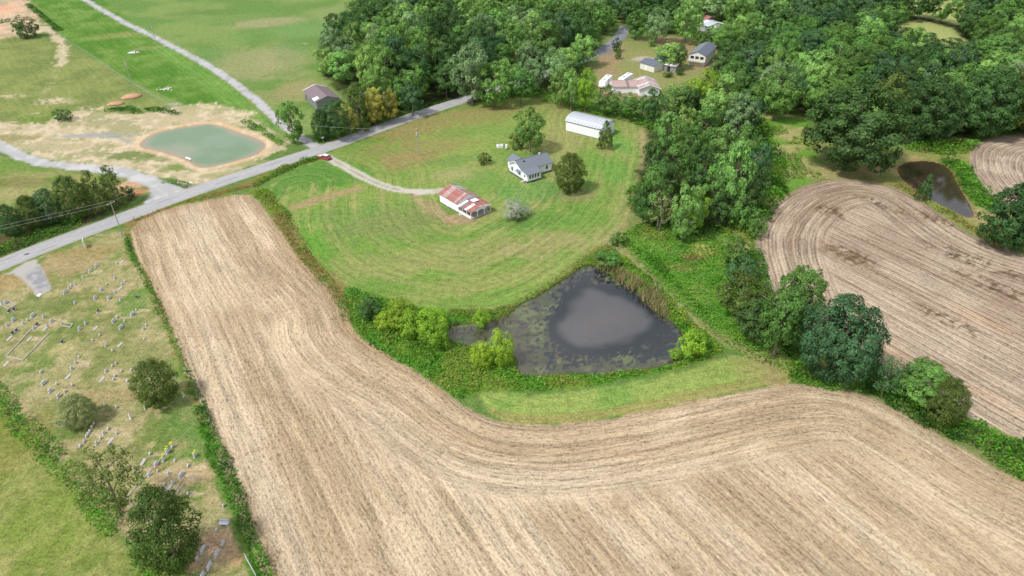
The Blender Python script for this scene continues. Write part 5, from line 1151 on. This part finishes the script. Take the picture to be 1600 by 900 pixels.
bbox_tree(556,462,598,500,'shrub','dark','dark round bush on the pond bank nearest the field',cat='bush',name='bush',var=2)
for (a, lb) in [((598,468,652,512),'lime green willow bush beside the dark bank bush'),((618,486,668,528),'lime green willow bush low in the bank thicket'),((640,482,700,524),'lime green willow bush at the top of the bank thicket'),((655,498,704,543),'lime green willow bush at the marsh edge'),((738,484,766,512),'small lime bush standing in the marsh'),((733,534,772,574),'left lime green bush at the pond inlet'),((762,516,804,572),'taller right lime green bush at the pond inlet'),((1060,516,1104,560),'lime green bush on the right shore of the dark pond'),((1046,543,1066,561),'tiny yellowish bush leaning over the dark pond'),((584,486,622,516),'low yellow-green bush below the dark bank bush')]:
    bbox_tree(*a,'willow','willow',lb,cat='bush',name='bush',skirt=.5,trunk=False)
bbox_tree(1262,134,1422,272,'hero','dark','huge round dark green tree above the ploughed right field',var=0,skirt=.35)
bbox_tree(1250,464,1380,606,'hero','blue','large round bluish-green tree at the field corner',var=1,skirt=.4)
bbox_tree(1205,418,1294,520,'hero','mid','tall green tree behind the large round one',var=2,skirt=.3)
bbox_tree(1188,450,1260,552,'round','mid','green tree left of the large round one',var=0,skirt=.4)
bbox_tree(1362,552,1420,618,'open','blue','thin blue-green tree right of the large round one',var=1)
bbox_tree(1400,562,1490,640,'hero','mid','bright green spreading tree in the right hedge',var=1,skirt=.35)
bbox_tree(1446,590,1514,664,'cedar','cedar','olive dark cedar ending the right hedge clump',name=CED,var=2,skirt=.4)
bbox_tree(1538,288,1650,395,'hero','dark','dark tree cut by the right edge beside the field',var=2,skirt=.35)
bbox_tree(1434,273,1462,312,'cone','dark','small upright tree on the near shore of the brown pond',var=2)
bbox_tree(1120,425,1198,498,'round','olive','broad olive bush at the left edge of the right field',cat='bush',name='bush',var=2,skirt=.45)
bbox_tree(1136,402,1184,446,'shrub','blue','silvery bush above the broad olive bush',cat='bush',name='bush',var=1)
bbox_tree(1128,368,1172,414,'shrub','mid','green bush below the grove on the field edge',cat='bush',name='bush',var=2)
bbox_tree(1166,330,1200,372,'shrub','mid','bush touching the top left curve of the right field',cat='bush',name='bush',var=0)
bbox_tree(1150,470,1218,535,'round','dark','dark green bush between olive bush and field corner trees',cat='bush',name='bush',var=3)
bbox_tree(1420,192,1446,222,'shrub','blue','bluish bush right of the huge round tree',cat='bush',name='bush',var=1)
bbox_tree(18,26,58,58,'shrub','dark','dark bush on the bare dirt at the top left',cat='bush',name='bush',var=0)
bbox_tree(82,172,112,187,'shrub','dark','low dark bush in the straw pasture',cat='bush',name='bush',var=1)
bbox_tree(930,390,974,416,'shrub','mid','leafy green bush at the top tip of the dark pond',cat='bush',name='bush',var=0,trunk=False)
bbox_tree(952,362,982,384,'shrub','mid','green bush where the track leaves the lawn',cat='bush',name='bush',var=1,trunk=False)

def dead_tree(x, y, h, label, seed):
    r = random.Random(seed); o = empty('dead_tree', (*G(x, y), 0), r.random()*6, label, 'dead tree'); mb = MB()
    mb.tube([(0,0,0),(.1,.1,h*.4),(.3,-.1,h*.75),(.2,.1,h)], [.28,.2,.12,.04], 6).build('trunk', M['palebark'], o)
    for i in range(11):
        z = h*(.35+.055*i); a = r.random()*6.28; q = r.uniform(1.4, 3.0)*(1.15-z/h*.6); b_ = MB(); e = (math.cos(a)*q, math.sin(a)*q, z+q*.7)
        b_.tube([(.15,0,z),(e[0]*.5,e[1]*.5,z+q*.25),e], [.10,.07,.02], 5)
        for k in (-.6, .6): b_.tube([(e[0]*.5,e[1]*.5,z+q*.25),(math.cos(a+k)*q*.8, math.sin(a+k)*q*.8, z+q*.6)], [.05,.015], 4)
        b_.build('branch', M['palebark'], o)
dead_tree(1003, 182, 9, 'pale dead snag below the rusty building', 1); dead_tree(974, 176, 8, 'grey dead tree left of the rusty building row', 2); dead_tree(1196, 176, 13, 'white dead tree at the edge of the right wood', 3)
dead_tree(622, 66, 17, 'bare grey tree inside the roadside wood', 4); dead_tree(1027, 354, 9, 'bare forked tree at the bottom of the grove', 5); dead_tree(1136, 340, 8, 'bare grey tree at the lower right of the grove', 6); dead_tree(1300, 130, 17, 'bare pale treetop inside the right wood', 7)
# ---- the grove right of the lawn
GRV = [(1048,166,1092,232,'tall','light'),(1078,170,1130,240,'tall','mid'),(1020,178,1066,248,'tall','light'),(1104,200,1160,268,'round','light'),(1130,150,1184,215,'tall','silver'),(1140,196,1194,268,'round','mid'),(1030,228,1086,300,'tall','mid'),(1074,238,1126,310,'round','dark'),(996,262,1050,345,'tall','mid'),(1014,296,1056,356,'open','grey'),(1046,286,1100,370,'tall','light'),(1090,262,1146,338,'tall','mid'),(1120,226,1176,340,'tall','light'),(1150,262,1204,330,'round','dark'),(1168,222,1208,290,'round','blue'),(1000,220,1038,290,'tall','dark'),(1068,300,1110,356,'round','willow'),(1106,300,1150,352,'round','dark'),(1010,250,1060,320,'tall','dark'),(1056,200,1104,270,'tall','mid'),(990,292,1026,344,'round','dark'),(1134,300,1182,360,'shrub','mid')]
DG = ['pale green tall tree', 'tall leafy tree', 'bright green tree', 'broad tree', 'tree']
MN = dict(light='light green', mid='mid green', dark='dark green', silver='silvery green', blue='bluish green', grey='thin grey-leaved', willow='yellow-green', yellow='yellowish', olive='olive', cedar='dark olive')
for i, (x0, y0, x1, y1, k, m_) in enumerate(GRV):
    tier = ['top', 'upper', 'middle', 'lower', 'bottom'][min(4, int((y1-215)/32))]; side = ['left', 'centre', 'right'][min(2, int(((x0+x1)/2-985)/75))]
    bbox_tree(x0, y0, x1, y1, k, m_, MN[m_]+' '+('leafy tree' if k != 'tall' else 'tall tree')+' at the '+tier+' '+side+' of the grove beside the lawn', group='trees of the grove beside the lawn', var=i, skirt=.35)

# ---- named trees at the wood's edges
EDGE = [(484,172,518,218,'cedar','dark','dark shrubby tree at the wood corner by the gravel drive'),(506,168,548,214,'round','dark','dark tree right of the wood corner tree'),(534,130,580,200,'cone','olive','olive pointed tree behind the old barn'),(528,160,560,208,'open','yellow','yellow-green thin tree near the road left of the tulip-yellow ones'),(566,140,602,190,'tall','yellow','yellowish tree in the roadside wood edge'),(590,142,624,186,'round','yellow','second yellowish tree in the roadside wood edge'),(624,132,662,176,'round','blue','rounded blue-green tree at the roadside'),(704,72,768,156,'tall','silver','tall silvery tree leaning over the road bend'),(744,100,800,162,'tall','mid','green tree behind the road bend'),(792,104,836,156,'round','mid','green tree above the lawn top edge'),
 (857,108,896,162,'tall','light','light green tree left of the tree row by the motorhomes'),(876,110,912,166,'round','light','light green tree in the row below the motorhomes'),(898,112,934,168,'round','willow','yellow-green tree left of the motorhomes'),(928,136,972,176,'round','mid','bright tree in front of the rusty building'),(966,146,1008,184,'round','mid','green tree below the rusty building gable'),(1000,142,1040,186,'round','dark','dark tree right of the rusty building'),(1030,130,1084,178,'round','light','leafy tree at the right end of the building row'),(1020,66,1072,102,'round','light','light tree over the sheds in the far yard'),(1048,70,1076,104,'round','dark','dark tree beside the tall pale house'),
 (976,18,1014,56,'round','mid','tree left of the far power pole'),(1006,14,1050,60,'round','silver','silvery tree behind the far yard'),(1050,2,1100,60,'tall','light','light green tall tree in front of the silver-roofed building'),(1084,50,1112,72,'shrub','mid','bush between the pale house and the silver roof'),(955,60,972,80,'shrub','dark','small dark tree at the end of the old road'),(960,76,972,92,'shrub','mid','small bush on the yard fence'),(1012,60,1026,72,'shrub','mid','round hedge bush in the far yard'),(1036,112,1052,120,'shrub','dark','bush below the tin-roofed shed'),(1056,106,1070,117,'shrub','dark','bush right of the tin-roofed shed'),(1106,60,1124,74,'shrub','mid','bush in the gap right of the pale house'),
 (1410,122,1506,222,'hero','dark','big dark spreading tree right of the huge round one'),(1500,110,1600,215,'hero','dark','broad dark tree at the right wood edge'),(1580,100,1680,212,'hero','olive','dark tree cut by the right edge above the small field'),(1360,120,1420,190,'round','olive','olive tree between the two big dark trees'),(1186,110,1250,180,'round','mid','green tree at the wood edge above the rough grass'),(1218,108,1262,172,'open','blue','thin bluish tree at the wood edge')]
for (x0, y0, x1, y1, k, m_, lb) in EDGE:
    bbox_tree(x0, y0, x1, y1, k, m_, lb, cat='bush' if k == 'shrub' else 'tree', name='bush' if k == 'shrub' else 'deciduous_tree', skirt=.4)

for (x0, y0, x1, y1, k, m_, lb) in [(1076,112,1130,170,'round','willow','yellow-green tree right of the bare yard bend'),(1108,118,1160,182,'tall','light','pale tree between the far yard and the rough grass'),(1090,140,1144,196,'round','light','light green tree above the grove top'),(1060,136,1100,180,'round','dark','dark tree right of the building row end'),(1120,96,1172,150,'round','mid','tree at the right edge of the far yard'),(1150,150,1196,206,'round','blue','bluish tree at the top right of the grove'),(1118,64,1160,110,'tall','dark','dark tree right of the tall pale house')]:
    bbox_tree(x0, y0, x1, y1, k, m_, lb, skirt=.4)
# ================================================================ THE WOODS
placed = [(o.location.x, o.location.y) for o in C.objects if o.get('category') == 'tree']
taken = np.array(placed)
CLEAR = [G(503,148)+(13,), G(515,172)+(9,), G(495,182)+(9,), G(1013,104)+(12,), G(1045,106)+(8,), G(1083,92)+(13,), G(1103,46)+(15,), G(985,138)+(13,), G(957,125)+(9,)]
cand = []
rw_ = random.Random(11)
for wi, P in enumerate(WOODS[:2]):
    lo, hi = P.min(0), P.max(0); pts = []
    M_ = rw_.random
    n_try = 26000
    xs = np.array([lo[0]+(hi[0]-lo[0])*M_() for _ in range(n_try)]); ys = np.array([lo[1]+(min(hi[1], 500)-lo[1])*M_() for _ in range(n_try)])
    ok = inside(xs, ys, P)&(np.abs(xs) < (ys*CP+CAMH*SP)*.80+14)
    for a in (YARD,): ok &= ~inside(xs, ys, a)
    ok &= ~inside(xs, ys, FARMEAD)&~inside(xs, ys, FARX)
    xs, ys = xs[ok], ys[ok]; dr = seg_dist(xs, ys, cu); ok = dr > 6.5; xs, ys = xs[ok], ys[ok]
    acc = np.zeros((0, 2))
    for x, y in zip(xs, ys):
        sp = 8.8+2.6*min(1, max(0, (y-260)/240))
        if len(acc) and np.min(np.hypot(acc[:, 0]-x, acc[:, 1]-y)) < sp: continue
        if np.min(np.hypot(taken[:, 0]-x, taken[:, 1]-y)) < 5.5: continue
        if any(math.hypot(x-a, y-b) < r for a, b, r in CLEAR): continue
        acc = np.vstack([acc, (x, y)])
    for x, y in acc: cand.append((y, x, wi))
# a clearing in front of the buildings so their roofs stay in sight
cand.sort()
def tone(x, y, wi):
    v = vnoise(np.array([x/28.0+5]), np.array([y/28.0+9]))[0]+rw_.uniform(-.25, .25)
    if wi == 0: v += .12+.002*(x+20)
    else: v -= .06
    if v < .30: return 'dark'
    if v < .42: return 'blue'
    if v < .58: return 'mid'
    if v < .78: return 'light' if rw_.random() < .6 else 'mid'
    return 'silver' if rw_.random() < .5 else 'light'
n_named = sum(1 for o in C.objects if o.get('category') == 'tree')
lim = 300-n_named
bulkV = {}; bulkT = {}; cntf = 0; WOODT = {}
for i, (y, x, wi) in enumerate(cand):
    m_ = tone(x, y, wi); tall = rw_.random() < (.6 if wi == 0 else .35)
    h = rw_.uniform(13, 22)*(1.0 if wi == 0 else .92); r = rw_.uniform(5.4, 7.8)*(.88 if tall else 1.06)
    if inside(np.array([x]), np.array([y]), FARX2)[0]: h = min(h, 8.0)
    edge_ = min(float(seg_dist(np.array([x]), np.array([y]), WOODS[wi], True)[0]), 30)
    if edge_ < 9: h *= .78; r *= .9
    for a, b, rr in CLEAR:
        dd_ = math.hypot(x-a, y-b)
        if y < b and dd_ < 26: h = min(h, 8.5); r = min(r, 4.2)
    if i < lim:
        area_ = ('of the roadside wood' if wi == 0 else ('of the right-hand wood' if x > G(1180,120)[0]*(y/G(1180,120)[1]) else 'of the yard wood'))
        bi = min(5, int((y-215)/32)) if y > 215 else 0; band_ = ['nearest', 'second', 'third', 'fourth', 'fifth', 'rearmost'][bi]+' rank'
        to_ = plant(x, y, r, h, ('cone' if rw_.random() < .08 else 'tall') if tall else ('hero' if r > 7.2 else 'round'), m_, 'x', group='trees '+area_, var=rw_.randrange(8), world=True); WOODT.setdefault((('tall ' if tall else 'round ')+MN[m_]+' tree', area_, band_), []).append(to_)
    else:
        k = K['fartall' if tall else 'far']; vi = rw_.randrange(k.n); k.crown(vi)
        _, V0, tn0 = k.geo[vi]; zb = h*k.base; hh = (h-zb)/2*.93; a = rw_.random()*6.28; c_, s_ = math.cos(a), math.sin(a)
        V1 = np.stack([(V0[:, 0]*c_-V0[:, 1]*s_)*r+x, (V0[:, 0]*s_+V0[:, 1]*c_)*r+y, V0[:, 2]*hh+zb+hh], 1); bulkV.setdefault(m_, []).append(V1); bulkT.setdefault(m_, []).append(tn0); cntf += 1
print('TREES individual', min(lim, len(cand))+n_named, 'far stuff', cntf, 'cand', len(cand))
ORD2 = ORD+['thirteenth', 'fourteenth', 'fifteenth', 'sixteenth', 'seventeenth', 'eighteenth', 'nineteenth', 'twentieth']
for (lk, ar, bd), L_ in WOODT.items():
    L_.sort(key=lambda o: o.location.x/o.location.y)
    for i, o in enumerate(L_): o['label'] = lk+(', '+ORD2[min(i, 19)]+' from left' if len(L_) > 1 else '')+', '+bd+' '+ar
Vs, Fs, Ms, off = [], [], [], 0
mats_ = list(bulkV)
for mi, m_ in enumerate(mats_):
    V_ = np.vstack(bulkV[m_]); Vs.append(V_); nf = len(V_)//4; Fs.append(np.arange(nf*4).reshape(-1, 4)+off); Ms.append(np.full(nf, mi)); off += len(V_)
if Vs:
    me = np_mesh('far_woodland', np.vstack(Vs), np.vstack(Fs), LEAF[mats_[0]])
    for m_ in mats_[1:]: me.materials.append(LEAF[m_])
    set_attr(me, 'tint', 'FLOAT', np.concatenate([q for m_ in mats_ for q in bulkT[m_]]))
    me.polygons.foreach_set('material_index', np.concatenate(Ms).astype(np.int32))
    tag(inst('far_woodland', me), 'distant part of the wood along the top of the view', 'woodland', None, 'stuff')

# ================================================================ WEEDS, REEDS, HEDGES (stuff)
class Weeds:
    def __init__(s): s.V = []; s.Cc = []
    def scatter(s, P=None, line=None, width=3, dens=6, h=.8, size=.45, cols=((84,140,38),), edge_fall=1.0, flat=.5, clump=.5, holes=.0):
        if line is not None:
            L = smoothline(GL(line)); lo = L.min(0)-width; hi = L.max(0)+width
        else: lo, hi = P.min(0), P.max(0)
        A_ = (hi[0]-lo[0])*(hi[1]-lo[1]); n = int(A_*dens*2.4); x = lo[0]+(hi[0]-lo[0])*rng.random(n); y = lo[1]+(hi[1]-lo[1])*rng.random(n)
        nz = fbm(x, y, 2.4, 2, 41); n5 = fbm(x, y, 6, 2, 43)
        if line is not None: d = seg_dist(x, y, L)-width/2*(.6+.8*n5)
        else:
            ins = inside(x, y, P); x, y, nz, n5 = x[ins], y[ins], nz[ins], n5[ins]; d = -seg_dist(x, y, P, True)
        keep = (d < 0)&(rng.random(len(x)) < smooth(0, -edge_fall, d)+.25)&(n5 > holes)
        x, y, nz, d = x[keep], y[keep], nz[keep], d[keep]
        for W_ in (POND1, POND3, CLOUD_REFL, POND2):
            k = ~inside(x, y, W_); x, y, nz, d = x[k], y[k], nz[k], d[k]
        k = seg_dist(x, y, cu) > 3.6; x, y, nz, d = x[k], y[k], nz[k], d[k]
        prof = smooth(0, -1.2, d)*.6+.4; top = h*prof*(1-clump+2*clump*smooth(.3, .7, nz))
        z = top*(rng.random(len(x))**.6)
        Nn = unit(rng.normal(size=(len(x), 3))*.38+[0, 0, flat+.4]); V, _ = leaf_quads(np.stack([x, y, z+.05], 1), Nn, size*np.ones(len(x)))
        cc = np.array([A(*c)*1.25 for c in cols]); t = np.clip(fbm(x, y, 3.5, 3, 45)*1.6-.3+rng.normal(size=len(x))*.12, 0, .999)*len(cc); ci = t.astype(int)
        s.V.append(V); s.Cc.append(np.repeat(cc[ci]*1.0, 4, 0)); return s
    def blades(s, P, dens=5, h=1.8, cols=((190,180,130),), wd=.12, waterclip=False):
        lo, hi = P.min(0), P.max(0); n = int((hi[0]-lo[0])*(hi[1]-lo[1])*dens); x = lo[0]+(hi[0]-lo[0])*rng.random(n); y = lo[1]+(hi[1]-lo[1])*rng.random(n)
        k = inside(x, y, P)&(fbm(x, y, 2.0, 2, 51) > .42); x, y = x[k], y[k]; n = len(x); a = rng.random(n)*6.28; hh = h*(.6+.6*rng.random(n)); lean = rng.normal(size=(n, 2))*.28*hh[:, None]
        dx, dy = np.cos(a)*wd, np.sin(a)*wd
        V = np.stack([np.stack([x-dx, y-dy, x*0-.2], 1), np.stack([x+dx, y+dy, x*0-.2], 1), np.stack([x+dx*.3+lean[:, 0], y+dy*.3+lean[:, 1], hh], 1), np.stack([x-dx*.3+lean[:, 0], y-dy*.3+lean[:, 1], hh], 1)], 1).reshape(-1, 3)
        cc = np.array([A(*c) for c in cols]); ci = rng.integers(0, len(cc), n); s.V.append(V); s.Cc.append(np.repeat(cc[ci], 4, 0)); return s
    def build(s, name, label, cat):
        V = np.vstack(s.V); Cc = np.vstack(s.Cc); me = np_mesh(name, V, np.arange(len(V)).reshape(-1, 4), M_WEED)
        set_attr(me, 'Col', 'FLOAT_COLOR', np.concatenate([Cc, np.ones((len(Cc), 1))], 1)); o = inst(name, me); tag(o, label, cat, None, 'stuff'); s.n = len(V)//4; print('WEEDS', name, s.n); return o
GR = ((70,118,34),(92,150,42),(116,166,56)); DG_ = ((52,96,30),(70,118,36),(92,140,44)); YG = ((120,160,40),(150,172,60),(100,140,44)); BR = ((150,120,70),(130,130,66),(168,148,90))
W = Weeds(); W.scatter(line=[(199,368),(208,400),(235,450),(262,510),(290,575),(318,640)], width=1.9, dens=7, h=.45, size=.35, cols=DG_+GR); W.scatter(line=[(198,378),(203,396),(206,405)], width=2.0, dens=5, h=.8, size=.4, cols=GR)
W.scatter(line=[(312,640),(325,670),(340,712),(352,735),(372,790),(392,840),(412,895),(430,950)], width=3.0, dens=10, h=1.2, size=.38, cols=DG_+GR, clump=.6)
W.build('hedge', 'green weedy hedge between the cemetery and the stubble field', 'hedge')
W = Weeds(); W.scatter(line=[(-30,590),(20,650),(60,688),(105,740),(160,800),(205,850),(262,902),(330,970)], width=4.6, dens=6, h=.9, size=.38, cols=GR+((120,150,54),), clump=.8, holes=.36); W.build('hedge', 'ragged green hedge along the lower left edge of the cemetery', 'hedge')
W = Weeds(); W.scatter(P=HAYSW[:], dens=.0001) if False else None
W = Weeds(); BANKS = smoothline(GL([(536,447),(580,458),(640,478),(700,486),(705,512),(696,522),(708,534),(765,542),(790,545),(808,577),(822,589),(900,584),(960,582),(1040,571),(1060,562),(1072,545),(1050,500),(1075,500),(1100,516),(1128,545),(1108,562),(1055,578),(980,592),(900,607),(830,613),(760,608),(715,628),(690,608),(640,578),(598,555),(560,528),(545,500)]), True, 1)
W.scatter(P=BANKS, dens=4, h=.8, size=.45, cols=GR+((120,150,54),(150,150,70),(104,150,50)), clump=.7)
W.scatter(line=[(712,490),(760,493),(805,482),(838,462),(870,443),(900,422),(925,402),(950,388)], width=4.2, dens=5, h=.9, size=.38, cols=YG+BR+YG)
W.build('tall_weeds', 'tall weeds covering the banks of the dark pond', 'weeds')
W = Weeds(); W.scatter(P=ROUGH_E, dens=2.6, h=.6, size=.45, cols=GR+((128,160,72),(140,164,84)), clump=.6, edge_fall=.6); W.scatter(line=[(985,385),(1020,405),(1060,450),(1100,490)], width=3, dens=5, h=.9, size=.45, cols=GR); W.scatter(line=[(975,408),(1010,440),(1040,470),(1075,510),(1120,548)], width=3.6, dens=7, h=1.0, size=.42, cols=GR+YG)
W.scatter(line=[(1180,398),(1186,430),(1192,470),(1230,530),(1256,580)], width=5, dens=6, h=1.3, size=.5, cols=DG_+GR)
W.build('tall_weeds', 'lush rough growth between the grove and the farm track', 'weeds')
W = Weeds(); W.scatter(P=ROUGH_N, dens=3.2, h=.8, size=.5, cols=GR+YG, clump=.8, holes=.50); W.scatter(line=[(1490,256),(1512,290),(1540,318)], width=8, dens=3.5, h=1.8, size=.6, cols=GR, clump=.8); W.scatter(line=[(1410,292),(1460,322),(1500,345),(1560,385)], width=4, dens=3, h=.8, size=.5, cols=YG+BR)
W.scatter(line=[(1430,232),(1480,236),(1510,228)], width=8, dens=2.5, h=2.0, size=.7, cols=GR); W.scatter(line=[(1180,200),(1205,250),(1210,300),(1180,340)], width=9, dens=2.5, h=2.2, size=.7, cols=DG_+GR, clump=.8)
W.build('tall_weeds', 'rough scrub around the brown pond and below the right wood', 'weeds')
W = Weeds(); W.scatter(line=[(1370,596),(1400,625),(1440,650),(1480,668),(1520,680),(1560,705),(1610,735),(1700,785)], width=7.5, dens=12, h=2.2, size=.45, cols=DG_+GR, clump=.6); W.scatter(line=[(1245,590),(1290,602),(1340,608),(1375,612)], width=4, dens=9, h=1.0, size=.4, cols=GR); W.build('hedge', 'dense green hedge between the two stubble fields at the right', 'hedge')
W = Weeds(); W.scatter(line=[(408,300),(430,325),(452,360),(470,392)], width=4.6, dens=3, h=.6, size=.42, cols=YG+BR); W.scatter(line=[(412,302),(432,320),(446,338)], width=3.6, dens=4, h=1.1, size=.45, cols=YG, clump=.7); W.scatter(line=[(470,392),(500,428),(530,462),(545,500)], width=3.6, dens=6, h=.8, size=.35, cols=BR+GR)
W.scatter(line=[(400,290),(420,277),(450,262),(492,248)], width=3.6, dens=9, h=1.1, size=.42, cols=YG+GR); W.scatter(line=[(212,342),(262,322),(320,308),(385,292)], width=3.0, dens=6, h=.6, size=.35, cols=BR)
W.build('tall_weeds', 'yellow-green and rusty weeds along the lawn and road edge of the stubble field', 'weeds')
W = Weeds(); W.scatter(line=[(500,220),(560,202),(620,186),(690,165),(718,156)], width=6, dens=3.5, h=1.4, size=.6, cols=DG_+GR); W.scatter(line=[(735,158),(800,148),(850,150),(870,162),(920,172),(1000,188),(1030,205)], width=7, dens=3, h=1.9, size=.65, cols=GR, clump=.8); W.scatter(line=[(-60,418),(0,392),(60,370),(110,350)], width=7, dens=5, h=1.0, size=.45, cols=DG_+GR, clump=.8)
W.scatter(line=[(992,300),(1010,340),(1050,356),(1110,360)], width=7, dens=3, h=1.5, size=.55, cols=DG_+GR, clump=.8)
W.build('undergrowth', 'low undergrowth at the feet of the woods and roadside trees', 'undergrowth')
W = Weeds(); REED = smoothline(GL([(925,406),(948,412),(985,432),(1020,455),(1048,480),(1052,500),(1030,492),(1005,470),(980,448),(940,426)]), True)
W.blades(REED, 14, 1.9, ((196,184,132),(176,164,112),(150,150,90),(206,196,150)), .10); W.blades(GL([(700,505),(740,500),(800,500),(790,515),(740,522),(700,528)]), 3, 1.3, ((150,150,100),(120,130,74),(176,170,124)), .09)
W.build('reeds', 'straw-coloured reeds on the upper right shore of the dark pond', 'reeds')
# low tufts in the pasture corner and in the straw around the new pond
W = Weeds(); W.scatter(line=[(175,172),(205,170),(215,176)], width=5, dens=2.5, h=.9, size=.6, cols=DG_); W.scatter(line=[(230,170),(250,172),(275,178)], width=4, dens=2.5, h=.7, size=.6, cols=DG_); W.scatter(line=[(262,284),(285,288),(296,294)], width=4, dens=5, h=.7, size=.4, cols=GR); W.scatter(line=[(45,8),(62,22),(75,32),(92,48)], width=4, dens=2, h=.9, size=.7, cols=DG_); W.scatter(line=[(0,36),(12,34)], width=5, dens=2.5, h=1.2, size=.7, cols=DG_)
W.scatter(line=[(385,190),(405,202),(425,215),(440,225)], width=4, dens=3, h=.7, size=.5, cols=GR)
W.build('weed_patches', 'weed patches in the straw around the green pond', 'weeds')

for o in C.objects:
    l = o.get('label')
    if l and not (4 <= len(l.replace('-', ' ').split()) <= 16): print('LABELLEN', len(l.split()), o.name, l)
